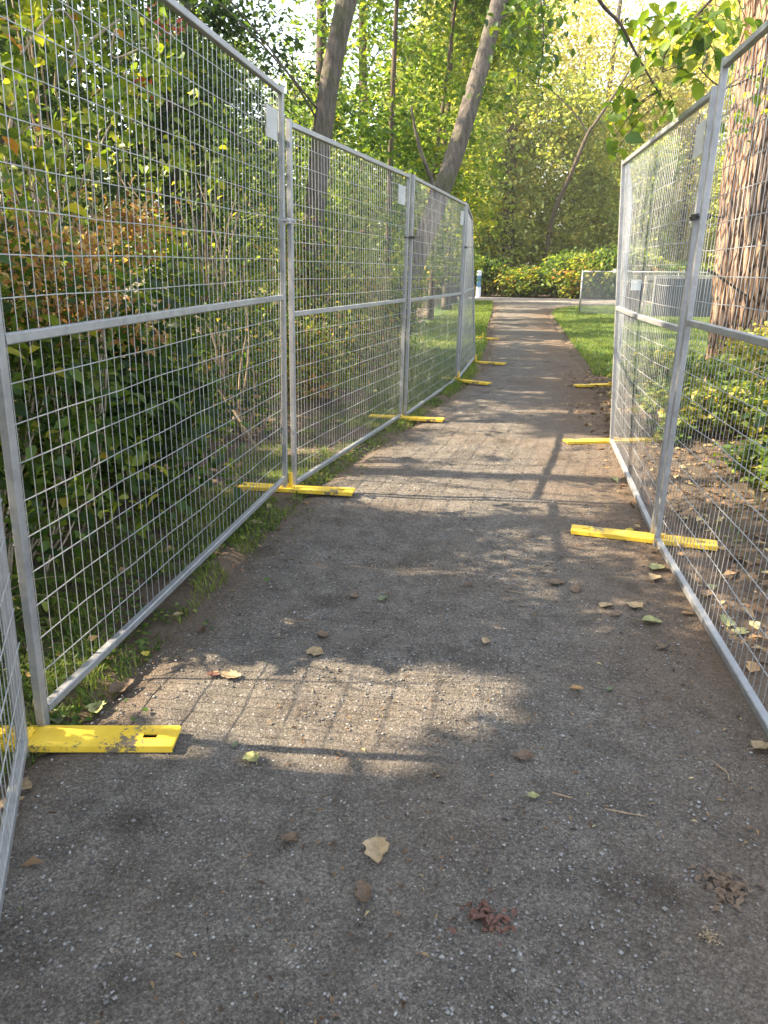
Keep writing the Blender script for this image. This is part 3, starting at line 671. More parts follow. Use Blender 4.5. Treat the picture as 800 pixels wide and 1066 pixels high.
cps = [(t3, 'green tree filling the gap between the upper thicket and the evergreen', (-9.8, 20, 0), 3.1, .6), (t3, 'tree added at the left end of the crossing track to shade it', (-4.5, 39.2, 0), 4.4, .75),  # the tree at the track's left end is added to shade the track
       (t3, 'mid height green tree left of the broad back tree', (-13.5, 21, 0), 1.4, .68), (t1, 'mid height yellow green tree deep behind the tall thicket', (-14, 9.5, 0), 2.4, .52), (t3, 'green tree closing the gap far left beyond the wood', (-8, 34, 0), 5.0, .8),
       (t2, 'slender pale tree just above the bright tree at path end', (6.0, 57, 0), .9, 1.05), (t1, 'bright green tree behind the chain link end post', (18.5, 60, 0), 2.9, 1.15), (t1, 'tall bright tree left of the bare brown trunk', (4.4, 55, 0), 4.3, 1.2), (t2, 'pale tree between the yellow one and the right edge', (24.0, 62, 0), 3.9, 1.15),
       (t1, 'bright tree second beyond the track, behind the leaning dark stem', (12.2, 50.5, 0), 1.3, .82), (t3, 'green tree beyond the track just left of the chain link fence', (15.6, 47, 0), 2.1, .62),
       (t2, 'pale yellow tree against the sky above the right fence end', (20.5, 53, 0), 2.6, .9), (t1, 'bright green tree seen through the far right panel', (21.5, 45, 0), 4.0, .72),
       (t3, 'green tree behind the sunlit red barked trunk, left side', (27.5, 44, 0), .7, .9), (t1, 'yellow green tree at the right edge behind the red barked trunk', (33, 42, 0), 5.1, .85),
       (t2, 'yellowish tree at the far back between the bright trees', (10.6, 60, 0), 3.3, 1.0), (t3, 'green tree furthest back left of the path end', (-2.5, 53, 0), 1.9, .6),
       (t1, 'bright tree at the back left beyond the wood', (-9, 50, 0), 2.9, .6), (t3, 'large green tree at back of the left wood', (-16, 42, 0), .3, .8),
       (t3, 'large green tree deep left behind the thicket', (-18, 28, 0), 3.9, .75), (t1, 'tall tree deep left behind the broad back trees', (-17, 14, 0), 5.5, .6), (t3, 'tree at the far left behind the upper thicket', (-16, 3, 0), 2.2, .6),
       (t2, 'tall pale tree at back above the far green trees', (26, 58, 0), 1.1, .95), (t3, 'far green tree closing the view on the right', (38, 52, 0), 2.0, 1.2)]
for s_, lab, loc, rz, sc in cps: copy_thing(s_, lab, loc, rz, sc)
rt = thing('bare_trunk_tree', 'tall bare brown trunk standing against the sky beyond the path', 'tree', tuple(C_[0]), FG)
trunk_mesh('trunk', np.array(C_)-C_[0], [.36, .34, .32, .30, .28, .25], M['bark_dark'], rt)
rt = thing('leaning_sapling', 'thin dark stem leaning right across the bright far trees', 'tree', tuple(at(566, 290, 50)*np.array([1, 1, 0])), FG)
o0 = np.array(rt.location); mb = MB()
mb.sweep(curve_pts([o0*1.0, at(574, 232, 48), at(595, 180, 46.6), at(612, 140, 46), at(620, 128, 45.6), at(640, 98, 45.4), at(655, 74, 45)], 40)-o0, np.linspace(.17, .05, 40), 7)
mb.sweep(curve_pts([at(612, 140, 46), at(600, 120, 46), at(575, 95, 46), at(560, 88, 46)])-o0, np.linspace(.06, .02, 24), 5)
mb.build('trunk', M['bark_dark'], rt, smooth=True)
# shrubs along the far side of the track
sp = bush('low_shrub', 'low brownish green shrub on the left of the path end', 5.2, 43.4, 1.7, 1.2, 2.3, 900, 13, .22, .17, M['leaf_hedge'], 120, .52, 0, 'shrubs along the far side of the track', None, up=.3)
for lab, x, y, sc, rz in (('low shrub in the middle of the path end, brown tinted', 8.0, 43.0, 1.0, 1.0), ('rounded green shrub right of the middle of the path end', 10.6, 42.2, 1.15, 2.2), ('shrub just left of the chain link end post', 13.0, 40.9, 1.15, 3.3),
        ('shrub behind the chain link fence end', 15.8, 39.6, 1.1, 4.1), ('shrub behind the dark bin', 19, 37.6, 1.1, 5.0), ('shrub behind the blue grey barrier', 22.6, 36.4, 1.2, .4), ('shrub seen right of the blue grey barrier', 26.5, 35.6, 1.2, 5.6), ('shrub at the left end of the far shrubs', 2.4, 43.5, 1.1, 2.9), ('shrub hidden mostly by the wood at the track', -.8, 43.6, 1.1, 2.0)):
    copy_thing(sp, lab, (x, y, 0), rz, (sc*1.05, sc*1.1, sc*(.72+.5*abs(math.sin(rz*3.1)))))

# --- cedar on the right
rng = np.random.default_rng(3)
cb = np.array([5.02, 10.3, .25])
root = thing('cedar_tree', 'huge red brown furrowed cedar trunk in sun behind the right fence', 'tree', tuple(cb))
ctr = [cb, at(771, 383, 10.3), at(776, 300, 10.35), at(783, 200, 10.4), at(796, 90, 10.5), at(806, 0, 10.6), at(820, -120, 10.7), at(840, -330, 10.9)]
ctr[0] = ctr[1]+np.array([-.03, 0, -.55])
n_, sides = 150, 132
C = np.array(ctr); tt = np.linspace(0, 1, n_); zt = (C[:, 2]-C[0, 2])/(C[-1, 2]-C[0, 2])
Q = np.stack([np.interp(tt, zt, C[:, i]) for i in range(3)], 1)
for _ in range(12): Q[1:-1] = (Q[:-2]+Q[2:]+2*Q[1:-1])/4
a = np.arange(sides)/sides*2*math.pi
hh = Q[:, 2]-Q[0, 2]
rad = .44+.30*np.exp(-hh/.35)-.016*hh
jit = []
for i in range(n_):
    w = a*1.0+.10*math.sin(hh[i]*.7)
    ridge = np.abs(fbm(np.cos(w)*5.2+9, np.sin(w)*5.2+9, hh[i]*.55, 71, 3)*2-1)
    fine = fbm(np.cos(w)*15+9, np.sin(w)*15+9, hh[i]*3.4, 75, 3)
    butt = .10*np.exp(-hh[i]/.5)*np.cos(a*5+.6)
    jit.append(1-.13*(1-np.clip(ridge*3.6, 0, 1))+.085*(fine-.5)+butt)
mb = MB(); mb.sweep(Q-cb, rad, sides, jit=jit); mb.build('trunk', M['bark_cedar'], root, smooth=False)
mb = MB(); mb.sweep(curve_pts([at(737, 281, 9.83), at(752, 290, 9.8), at(766, 300, 9.78), at(779, 309, 9.85)])-cb, np.linspace(.022, .012, 24), 6); mb.build('dead_branch', M['bark_dark'], root)
P, t = clumps(rng, [(5.8, 10.8, 9.6, 2.6, 2.6, 2.0), (6.4, 11, 12.6, 2.2, 2.2, 2.2)], 260, 15, .25, .6)
leaves_mesh('crown', P-cb, M['leaf_dark'], root, L=.12, tint=.5+t, droop=.6, rng=rng)

# --- ivy, shrubs and leaf litter on the right
rng = np.random.default_rng(8)
n = 36000
x = 1.9+rng.random(n)*6.5; y = 3.9+rng.random(n)*6.2
den = fbm(x*1.3, y*1.3, 0, 91); edge = x-(np.interp(y, [4.6, 6.2, 9.4, 11], [2.6, 2.5, 3.3, 4.3]))
k = (edge > -.1) & (den+np.clip(edge, 0, 1)*.14 > .42); x, y = x[k], y[k]
z = ground_z(x, y)+.03+.26*rng.random(len(x))*fbm(x*2, y*2, 0, 92)*1.6
g = leaves_mesh('ivy', np.stack([x, y, z], 1), M['ivy'], None, L=.075, W=.85, up=.9, tint=.55+.22*rng.normal(size=len(x)), rng=rng, detail=1); tag(g, 'bright ivy ground cover round the foot of the cedar', 'ivy', kind='stuff')
def rb(label, cx, cy, r, h, nc, ts, seed, m='ivy', L=.07):
    return bush('broadleaf_shrub', label, cx, cy, r, r, h, nc, 12, .09, L, M[m], seed, ts, 1, 'shrubs behind the right fence', None)
rb('leafy shrub low at the right edge behind the nearest right panel', 3.05, 4.5, .55, .75, 150, .28, 130, 'leaf_hedge')
rb('yellow green shrub in the sun left of the cedar foot', 3.65, 7.6, .55, .55, 150, .62, 131)
rb('broad sunlit shrub below the cedar trunk', 4.6, 8.3, .75, .75, 260, .70, 132)
rb('green shrub at the right frame edge under the mid rail', 4.2, 6.2, .7, .95, 260, .5, 133)
rb('darker shrub nearest the camera at the right frame edge', 2.75, 3.2, .45, .6, 110, .3, 134, 'leaf_hedge')

rb('sunlit shrub just inside the right fence behind the leaning panel', 3.0, 6.3, .5, .5, 150, .62, 135)
rb('small yellow green shrub between cedar and leaning panel', 3.3, 8.7, .5, .55, 130, .66, 136)
rb('low leafy shrub near the right frame edge, half in sun', 3.65, 5.2, .55, .6, 170, .55, 137)
def on_path(x, y): return (x > xl(y)+.1) & (x < xr(y)-.1)
n = 15000
x = 1.45+rng.random(n)**1.3*6; y = 1.0+rng.random(n)*10
s = x-xr(y); keep = (s > -.35) & (rng.random(n) < np.where(s < .0, .22, .85)); x, y = x[keep], y[keep]
x2 = -3+rng.random(3800)*3.4; y2 = 1+rng.random(3800)*11; f2 = fence_x(np.clip(y2, 1.9, 40)); k2 = (x2 < f2+.25) & (x2 > f2-1.7) & (rng.random(3800) < np.where(x2 > f2-.1, .25, .8)); x2, y2 = x2[k2], y2[k2]
x = np.concatenate([x, x2]); y = np.concatenate([y, y2]); inp = (x > xl(y)) & (x < xr(y))
z = np.where(inp, path_z(x, y)+.006, ground_z(x, y)+.012)
g = leaves_mesh('leaf_litter', np.stack([x, y, z], 1), M['litter'], None, L=.046, W=.6, up=1.4, tint=.55+.24*rng.normal(size=len(x)), jitter=.45, rng=rng); tag(g, 'brown leaf litter strewn along both path sides', 'leaf litter', kind='stuff')

# --- grass
def grass(name, label, x, y, L_, Wd, rng, lean=.5, ts=.5):
    n = len(x); z = ground_z(x, y)
    a = rng.random(n)*6.283; l_ = L_*(.5+rng.random(n)); d = np.stack([np.cos(a), np.sin(a)], 1)
    ln = lean*rng.random(n)*l_; w = Wd*(.6+.8*rng.random(n))
    b0 = np.stack([x, y, z-.004], 1); s = np.stack([-d[:, 1], d[:, 0], a*0], 1)*w[:, None]*.5
    m1 = b0+np.stack([d[:, 0]*ln*.35, d[:, 1]*ln*.35, l_*.6], 1); tp = b0+np.stack([d[:, 0]*ln*1.2, d[:, 1]*ln*1.2, l_*.95], 1)
    V = np.stack([b0-s, b0+s, m1+s*.8, m1-s*.8, tp], 1).reshape(-1, 3)
    F = (np.arange(n)[:, None, None]*5+np.array([(0, 1, 2), (0, 2, 3), (3, 2, 4)])[None]).reshape(-1, 3)
    t = ts+.18*rng.normal(size=n)+.5*(fbm(x*1.5, y*1.5, 0, 81)-.5)
    g = mesh_obj(name, V, F, M['grass'], attr={'tint': np.repeat(np.clip(t, 0, 1), 5)}); tag(g, label, 'grass', kind='stuff')
n = 70000; y = 1.2+rng.random(n)**1.2*9.8; f = fence_x(np.clip(y, 1.9, 40)); x = f-.85+rng.random(n)*1.15
d = x-f; k = rng.random(n) < np.clip(1.1-np.abs(d+.25)*1.35, .04, 1)*(fbm(x*3, y*3, 0, 83) > .40)*np.where(x > xl(y)+.02, .12, 1.0)
grass('grass', 'rough verge grass under the left fence', x[k], y[k], .038, .0045, rng, 1.2, .55)
n = 26000; y = 1.95+rng.random(n)**1.2*9; f = fence_x(np.clip(y, 1.9, 40)); x = f-.75+rng.random(n)**.8*1.1; d = x-f
k = rng.random(n) < np.clip(1.0-np.abs(d+.2)*1.3, .03, 1)*(fbm(x*4, y*4, 0, 84) > .45)*np.where(x > xl(y)+.02, .10, 1.0); x, y = x[k], y[k]
zz = np.where(x > xl(y)+.03, path_z(x, y), ground_z(x, y))
g = leaves_mesh('verge_weeds', np.stack([x, y, zz+.006+.02*rng.random(len(x))], 1), M['ivy'], None, L=.02, W=.8, up=1.3, tint=.35+.22*rng.normal(size=len(x)), rng=rng); tag(g, 'small round leaved weeds and moss in the left verge', 'weeds', kind='stuff')
n = 95000; y = 9.2+rng.random(n)**1.4*22; x = xr(y)+.1+rng.random(n)**1.2*np.interp(y, [9, 16, 31], [6, 10, 12]); k = (x-xr(y)) > np.clip((10.5-y)*.8, 0, 9)
k &= y < np.interp(x, [8, 12, 20], [33, 30.5, 28.5])
grass('grass', 'short bright green lawn grass right of the path', x[k], y[k], .055, .011, rng, .8, .55)
n = 42000; y = 8.8+rng.random(n)**1.3*27; x = xl(y)-.05-rng.random(n)*1.6; grass('grass', 'short lawn grass left of the path beyond the fence', x, y, .055, .010, rng, .8, .55)
n = 5200; x = 1.75+rng.random(n)*4; y = 2+rng.random(n)*7; k = (x > xr(y)+.1) & (fbm(x*2, y*2, 0, 85) > .52)
grass('grass', 'sparse grass tufts behind the right fence', x[k], y[k], .07, .005, rng, .9, .5)

n = 5200; y = .9+rng.random(n)**1.3*8; x = xl(y)+.05+rng.random(n)*(xr(y)-xl(y)-.1)
k = fbm(x*1.6, y*1.6, 0, 95)+.35*np.clip(x-xr(y)+.9, 0, 1)+.12*rng.random(n) > .56; x, y = x[k], y[k]
g = leaves_mesh('path_debris', np.stack([x, y, path_z(x, y)+.004], 1), M['litter'], None, L=.014, W=.35, up=2.5, tint=.35+.3*rng.normal(size=len(x)), jitter=.6, rng=rng); tag(g, 'needles and leaf crumbs scattered on the path', 'debris', kind='stuff')

# --- loose stones on the near path
n = 24000; y = .9+rng.random(n)**1.5*5.2; x = xl(y)+.02+rng.random(n)*(xr(y)-xl(y)-.04)
k = fbm(x*2.2, y*2.2, 0, 87)+.22*rng.random(n) > .50; x, y = x[k], y[k]; n = len(x)
r = .0017+.0042*rng.random(n)**3.2
oc = np.array([(1, 0, 0), (0, 1, 0), (-1, 0, 0), (0, -1, 0), (0, 0, 1), (0, 0, -1.)]); fo = np.array([(0, 1, 4), (1, 2, 4), (2, 3, 4), (3, 0, 4), (1, 0, 5), (2, 1, 5), (3, 2, 5), (0, 3, 5)])
J = oc[None]*(1+.35*rng.normal(size=(n, 6, 3)).clip(-1.5, 1.5)*.6)*r[:, None, None]*np.array([1.2, 1.2, .75])
J += rng.normal(size=(n, 6, 3))*r[:, None, None]*.25
V = J+np.stack([x, y, path_z(x, y)+.003], 1)[:, None]
g = mesh_obj('gravel_stones', V.reshape(-1, 3), (np.arange(n)[:, None, None]*6+fo[None]).reshape(-1, 3), M['stone'], attr={'tint': np.repeat(rng.random(n), 6)}); tag(g, 'loose small grey stones scattered over the path', 'gravel', kind='stuff')

# ------------------------------------------------------------------ fence panels
def panel(label, A0, A1, B0, B1, side=1, bow=.0, cols=50, rows=20, mid=.505, plate=None, seed=1, group='wire mesh fence panels'):
    """A0/A1 bottom and top of one end, B0/B1 of the other; side=+1 puts the mesh on the face to the right of A->B"""
    A0, A1, B0, B1 = [np.array(p, float) for p in (A0, A1, B0, B1)]
    rng = np.random.default_rng(seed)
    org = (A0+B0)/2; org[2] = 0
    root = thing('wire_fence', label, 'wire fence', tuple(org), group)
    ex = (B0-A0); ex /= np.linalg.norm(ex); ez = (A1-A0)/np.linalg.norm(A1-A0); nn = np.cross(ex, ez)*side; nn /= np.linalg.norm(nn)
    def pt(s, t, o=0.0): return (A0*(1-s)+B0*s)*(1-t)+(A1*(1-s)+B1*s)*t + nn*(bow*math.sin(math.pi*s)*math.sin(math.pi*min(max(t, 0), 1))+o)-org
    r = .0155; Wd = np.linalg.norm(B0-A0); e = .019/Wd
    for s0 in (0, 1):
        P = [pt(s0, t) for t in (-.028, .25, .5, .75, 1.004)]
        mb = MB(); mb.sweep(P, r, square=True, up=ex); mb.build('post', M['galv'], root)
    def rail(t, nm):
        mb = MB(); mb.sweep([pt(s, t) for s in np.linspace(e, 1-e, 9)], r*.97, square=True, up=(0, 0, 1))
        mb.build(nm, M['galv'], root)
    rail(.0, 'bottom_rail'); rail(mid, 'mid_rail'); rail(1.0-.008, 'top_rail')
    mb = MB(); off = r-.004
    for i in range(1, cols):
        s = i/cols+rng.normal()*.0006; q = rng.normal()*.0012
        mb.sweep([pt(s, t, off+(q if 0 < t < 1 else 0)) for t in (-.006, .2, .4, .6, .8, 1.0)], .0014, 4, cap=False, up=ex)
    for j in range(1, rows):
        t = j/rows
        if abs(t-mid) < .4/rows: continue
        w = rng.normal(size=9)*.0018
        mb.sweep([pt(s, t+(w[k]/2.2 if 0 < k < 8 else 0), off+.0042+w[k]) for k, s in enumerate(np.linspace(-.006, 1.006, 9))], .0021, 5, cap=True, up=(0, 0, 1))
    mb.build('mesh_infill', M['wire'], root)
    if plate:
        s0, s1, t0, t1 = plate
        c = pt((s0+s1)/2, (t0+t1)/2, off-.008); mb = MB()
        mb.box(c, (s1-s0)*Wd, .0025, (t1-t0)*2.25, ax=ex, az=ez, bev=.0006)
        mb.build('name_plate', M['plate'], root)
    return root
# left row
panel('nearest left panel, only its lower far corner in frame', (-.24, -.49, .05), (-.1, -.49, 2.3), (-1.118, 1.857, .05), (-.99, 1.857, 2.30), side=1, seed=1)
panel('widest left panel, raised above its feet, from the near post to the second foot', (-1.104, 1.968, .085), (-1.00, 1.968, 2.41), (-.668, 4.60, .115), (-.605, 4.60, 2.42), side=-1, bow=.015, plate=(.90, .975, .875, .945), seed=2)
panel('second full left panel in front of the straight grey trunk', (-.612, 4.648, .065), (-.572, 4.648, 2.262), (.158, 7.09, .055), (.203, 7.09, 2.262), side=-1, bow=-.012, plate=(.88, .965, .88, .95), seed=3)
panel('third full left panel in front of the leaning tree', (.207, 7.14, .05), (.245, 7.14, 2.26), (.962, 9.68, .05), (.99, 9.68, 2.24), side=-1, bow=-.012, plate=(.90, .975, .88, .95), seed=4)
panel('last left panel turned slightly away, at the end of the row', (.995, 9.76, .055), (1.02, 9.76, 2.23), (1.449, 11.76, .10), (1.31, 11.76, 2.215), side=-1, bow=.02, seed=5)
# right row
panel('nearest right panel in front of the cedar trunk', (1.14, 1.16, .05), (1.14, 1.16, 2.35), (1.514, 3.684, .045), (1.52, 3.684, 2.35), side=1, bow=.01, seed=6)
panel('second right panel leaning in towards the path', (1.535, 3.80, .045), (1.535, 3.80, 2.262), (1.988, 6.10, .045), (1.836, 6.10, 2.255), side=1, bow=-.03, plate=(.03, .11, .88, .95), seed=7)
panel('farthest right panel seen edge on, hidden behind the leaning one', (2.02, 6.19, .045), (1.90, 6.19, 2.24), on_ground(643, 401, .05), at(658, 206, 9.5), side=1, seed=8)

# yellow feet
def foot(label, c, ang, L1, L2, stub=True, w=.095, seed=0):
    """flat channel foot: L1 towards +axis (onto the path side), L2 the other way"""
    c = np.array(c, float); z = float(path_z(np.array([c[0]]), np.array([c[1]]))[0]) if xl(c[1]) < c[0] < xr(c[1]) else float(ground_z(np.array([c[0]]), np.array([c[1]]))[0])
    z = max(z, .004)
    root = thing('steel_stand', label, 'fence stand', (c[0], c[1], z+.004), 'yellow steel feet under the fence posts', rz=ang)
    n = 26; xs_ = np.linspace(-L2, L1, n)
    # top plate with a slot near each end, turned-down edges
    th = .006; hgt = .024
    V = []; F = []
    slots = [(L1-.105, L1-.06), (-L2+.06, -L2+.105)]
    xs_ = sorted(set([-L2, -L2+.06, -L2+.105, -.05, .05, L1-.105, L1-.06, L1]))
    yv = [-w/2, -.011, .011, w/2]
    for zz in (hgt, hgt-th):
        for x_ in xs_:
            for y_ in yv: V.append((x_, y_, zz))
    nxs = len(xs_); lay = nxs*4
    def hole(i, j):
        xm = (xs_[i]+xs_[i+1])/2
        return j == 1 and any(a_ < xm < b_ for a_, b_ in slots)
    for i in range(nxs-1):
        for j in range(3):
            q = (i*4+j, (i+1)*4+j, (i+1)*4+j+1, i*4+j+1)
            if hole(i, j):
                for a_, b_ in ((0, 1), (1, 2), (2, 3), (3, 0)): F.append((q[a_], q[a_]+lay, q[b_]+lay, q[b_]))
                continue
            F.append(q); F.append(tuple(k+lay for k in q[::-1]))
    mb = MB(); mb.add(V, F)
    for sg in (-1, 1): mb.box(((L1-L2)/2, sg*(w/2+.0025), hgt/2), (L1+L2), .006, hgt+.001, bev=.001)
    for xe in (L1+.001, -L2-.001): mb.box((xe, 0, hgt-.0065), .004, w+.004, .012, bev=.0008)
    mb.build('base_bar', M['yellow'], root)
    mb = MB(); mb.box((-.035, 0, hgt+.010), .055, .035, .022, bev=.003); mb.build('socket', M['yellow'], root)
    if stub:
        mb = MB(); mb.box((0, 0, hgt+.052), .022, .022, .10, bev=.003); pass
        mb.build('post_stub', M['yellow'], root)
    return root
def foot_px(label, e0, e1, c, seed, stub=True):
    """e1 = the end lying on the path side, e0 the other end"""
    a, b_, c = on_ground(*e0, z=.02), on_ground(*e1, z=.02), np.array(c, float)
    ang = math.atan2(b_[1]-a[1], b_[0]-a[0])
    d = np.array([math.cos(ang), math.sin(ang)])
    foot(label, (c[0], c[1]), ang, float(np.dot(b_[:2]-c, d)), float(np.dot(c-a[:2], d)), seed=seed, stub=stub)
a = on_ground(32, 774, .02); e = on_ground(185, 769, .02)
foot('scuffed yellow foot nearest the camera at the left fence', (-1.105, 1.905), math.atan2(e[1]-1.905-.01, e[0]+1.105), float(np.hypot(e[0]+1.105, e[1]-1.905)), .42, False)
foot_px('yellow foot below the first post pair on the left, grass over its back end', (242, 516), (363, 523), (-.63, 4.60), 2)
foot_px('yellow foot below the second post pair on the left', (384, 436), (461, 440), (.185, 7.07), 3, False)
foot_px('yellow foot below the third post pair on the left', (455, 396), (507, 402), (.985, 9.62), 4)
foot_px('yellow foot with upright stub at the end of the left row', (478, 380), (518, 383), (1.46, 11.65), 5)
foot_px('farthest yellow foot, lying free on the lawn edge beyond the left row', (498, 352), (521, 353), (2.12, 15.9), 6)
foot_px('yellow foot nearest the camera at the right fence', (748, 575), (594, 557), (1.52, 3.745), 7, False)
foot_px('second yellow foot at the right fence, under the leaning panel', (686, 456), (585, 458), (2.005, 6.17), 8, False)
foot_px('third yellow foot on the right, beside the lawn', (660, 402), (602, 404), (2.92, 9.36), 9, False)

# clamps
def clamp(label, p, d, mt='black'):
    p = np.array(p, float); root = thing('fence_clamp', label, 'clamp', tuple(p), 'clamps joining the fence panels'); d = np.array(d, float); d /= np.linalg.norm(d); nn = np.array([d[1], -d[0], 0])
    mb = MB()
    for s in (-1, 1):
        mb.box(nn*s*.026, .105, .005, .03, ax=d, bev=.001)
        mb.sweep([nn*-.036+d*s*.046, nn*.040+d*s*.046], .0045, 6); mb.sweep([nn*.030+d*s*.046, nn*.038+d*s*.046], .009, 6)
    mb.build('plates', M[mt], root)
    mb = MB(); mb.sweep(curve_pts([nn*.03+d*.0, nn*.06+d*.02+np.array([0, 0, .008]), nn*.09+d*.01, nn*.11-d*.02]), .003, 5); mb.build('tie_wire', M[mt], root)
clamp('clamp on the nearer left post pair', ((-.628-.6)/2+.01, 4.628, 1.72), (.75, 2.5, 0), 'wire')
clamp('dark clamp on the second left post pair', (.215, 7.115, 1.73), (.75, 2.5, 0))
clamp('dark clamp on the third left post pair', (.995, 9.72, 1.72), (.75, 2.5, 0))
clamp('black clamp high on the leaning right post pair', (1.527, 3.742, 1.70), (.2, 2.3, 0))
clamp('small clamp on the far right post pair', (1.90, 6.15, 1.45), (.2, 2.3, 0), 'wire')

# ------------------------------------------------------------------ far furniture
p0 = on_ground(603, 327); root = thing('chain_link_fence', 'low grey chain link fence on the lawn beyond the right panels', 'fence', tuple(p0))
line = np.array([p0[:2], (9.6, 24.6), (12.6, 23.2), (17.0, 22.2), (23, 21.6)]); Hc = 1.42
mb = MB(); mb.sweep([(p[0]-p0[0], p[1]-p0[1], Hc) for p in line], .022, 8); mb.build('top_rail', M['galv'], root, smooth=True)
seg = np.cumsum([0]+[np.linalg.norm(line[i+1]-line[i]) for i in range(len(line)-1)])
def lp(s, z): return np.array([np.interp(s, seg, line[:, 0])-p0[0], np.interp(s, seg, line[:, 1])-p0[1], z])
for s in [0]+list(np.arange(3.1, seg[-1], 2.8)):
    mb = MB(); mb.sweep([lp(s, -.02), lp(s, Hc+.03)], .028 if s == 0 else .02, 8); mb.build('post', M['galv'], root, smooth=True)
mb = MB(); st = .07; nS = int(seg[-1]/st); 
for i in range(-int(Hc/st), nS):
    for sg in (1, -1):
        a_ = i*st if sg > 0 else i*st+Hc
        b_ = a_+sg*Hc
        z0, z1 = .02, Hc
        if a_ < 0: z0 = .02-a_*(1 if sg > 0 else 0)
        if sg > 0 and a_ < 0: a2 = 0.; z0 = -a_
        else: a2 = a_
        if sg < 0 and b_ < 0: z1 = a_; b_ = 0.
        if min(a2, b_) < 0 or max(a2, b_) > seg[-1]: continue
        mb.sweep([lp(a2, z0), lp((a2+b_)/2, (z0+z1)/2), lp(b_, z1)], .0048, 3, cap=False, up=(0.3, 1, 0))
mb.build('chain_mesh', M['wire'], root)
pb = np.array([7.35, 22.2, 0.])
root = thing('waste_bin', 'black waste bin with a white notice taped on top, beyond the far right panel', 'bin', tuple(pb)); mb = MB()
Pp = []
mb.add([(sx*w_, sy*w_, z_) for z_, w_ in ((0, .19), (.9, .23), (1.02, .25), (1.08, .25), (1.2, .16)) for sx, sy in ((-1, -1), (1, -1), (1, 1), (-1, 1))], [(i*4+j, i*4+(j+1) % 4, (i+1)*4+(j+1) % 4, (i+1)*4+j) for i in range(4) for j in range(4)]+[(3, 2, 1, 0), (16, 17, 18, 19)])
mb.build('bin_body', M['bin'], root); mb = MB(); mb.box((0, -.262, 1.06), .30, .006, .30, bev=.001); mb.build('paper_notice', M['paper'], root)
pg = np.array([8.3, 23.0, 0.]); root = thing('privacy_screen', 'dark grey cloth screen on a frame beside the waste bin', 'screen', tuple(pg)); mb = MB()
V = []; F = []
for i in range(25):
    for j in range(9): V.append((i*.09, -.10*i*.09+.03*math.sin(i*1.3+j*.3), .12+j*.14))
F = [(i*9+j, (i+1)*9+j, (i+1)*9+j+1, i*9+j+1) for i in range(24) for j in range(8)]
mb.add(V, F); mb.build('cloth', M['screen'], root, smooth=True); mb = MB()
for q in ([(0, .04, 0), (0, .04, 1.32)], [(2.16, -.17, 0), (2.16, -.17, 1.32)], [(0, .04, 1.3), (2.16, -.17, 1.3)]): mb.sweep(q, .02, 8)
mb.build('frame', M['galv'], root)
root = thing('barrier_panel', 'pale blue grey barrier of upright bars beside the cedar trunk', 'barrier', (10.3, 22.0, 0)); mb = MB()
d_ = np.array([1.0, -.10, 0]); d_ /= np.linalg.norm(d_)
mb.sweep([(0, 0, 1.3), d_*3.4+np.array([0, 0, 1.3])], .022, 8); mb.sweep([(0, 0, .12), d_*3.4+np.array([0, 0, .12])], .022, 8); mb.build('rails', M['bluegrey'], root)
mb = MB()
for i in range(25): q = d_*(i*3.4/24); mb.box(q+np.array([0, 0, .68]), .055, .014, 1.3, ax=d_, bev=.002)
mb.build('bars', M['bluegrey'], root)
root = thing('timber_rail_fence', 'long sunlit pale timber rail behind the chain link fence', 'fence', (9.4, 27.2, 0)); mb = MB()
mb.box((8.5, -.7, 1.22), 17, .05, .17, ax=(17, -1.4, 0), bev=.006); mb.build('rail', M['timber'], root)
for i in range(7): mb = MB(); mb.box((.1+i*2.8, -.0-i*.23+.09, .6), .12, .12, 1.2, bev=.01); mb.build('post', M['timber'], root)
p = on_ground(498, 310); root = thing('marker_post', 'short white marker post with a blue band at the left path edge', 'marker post', tuple(p)); mb = MB()
mb.sweep([(0, 0, 0), (0, 0, .55)], .13, 12, cap=True); mb.build('post_body', M['white'], root); mb = MB(); mb.sweep([(0, 0, .551), (0, 0, 1.15)], .115, 12); mb.build('blue_band', M['teal'], root)
mb = MB(); mb.sweep([(0, 0, 1.151), (0, 0, 1.36), (0, 0, 1.42)], [.13, .13, .08], 12); mb.build('cap', M['white'], root)
p = on_ground(496, 312); root = thing('wooden_post', 'dark wooden post beside the white marker post', 'post', (p[0]-.55, p[1], 0)); mb = MB(); mb.sweep([(0, 0, 0), (0.02, 0, .8), (0, 0, 1.6), (0, 0, 1.66)], [.15, .14, .13, .07], 9); mb.build('post_body', M['darkwood'], root)

# ------------------------------------------------------------------ overhanging branches at upper right
def branch(label, ctrl, Y, r0, sprays, L_, m, seed, n=10, sp=.07, tshift=.5, dy=.0):
    rng = np.random.default_rng(seed)
    C = np.array([at(u, v, Y+dy*i) for i, (u, v) in enumerate(ctrl)]); b0 = C[0]
    root = thing('overhanging_branch', label, 'branch', tuple(b0), 'branches hanging in over the right fence')
    P = curve_pts(C, 34); mb = MB(); mb.sweep(P-b0, np.linspace(r0, r0*.25, 34), 6)
    L = []
    for (u, v) in sprays:
        q = at(u, v, Y+rng.normal()*.12); j = np.argmin(np.linalg.norm(P-q, axis=1)); mbm = (P[j]+q)/2+np.array([0, 0, .03])
        mb.sweep(curve_pts([P[j], mbm, q], 8)-b0, .0025, 4)
        L.append(q+rng.normal(size=(n, 3))*np.array([sp, sp, sp*.6]))
    mb.build('stem', M['bark_dark'], root, smooth=True)
    L = np.concatenate(L)
    leaves_mesh('leaves', L-b0, m, root, L=L_, W=.66, tint=tshift+.2*rng.normal(size=len(L)), up=.25, droop=.9, detail=1, rng=rng)
rng = np.random.default_rng(77)
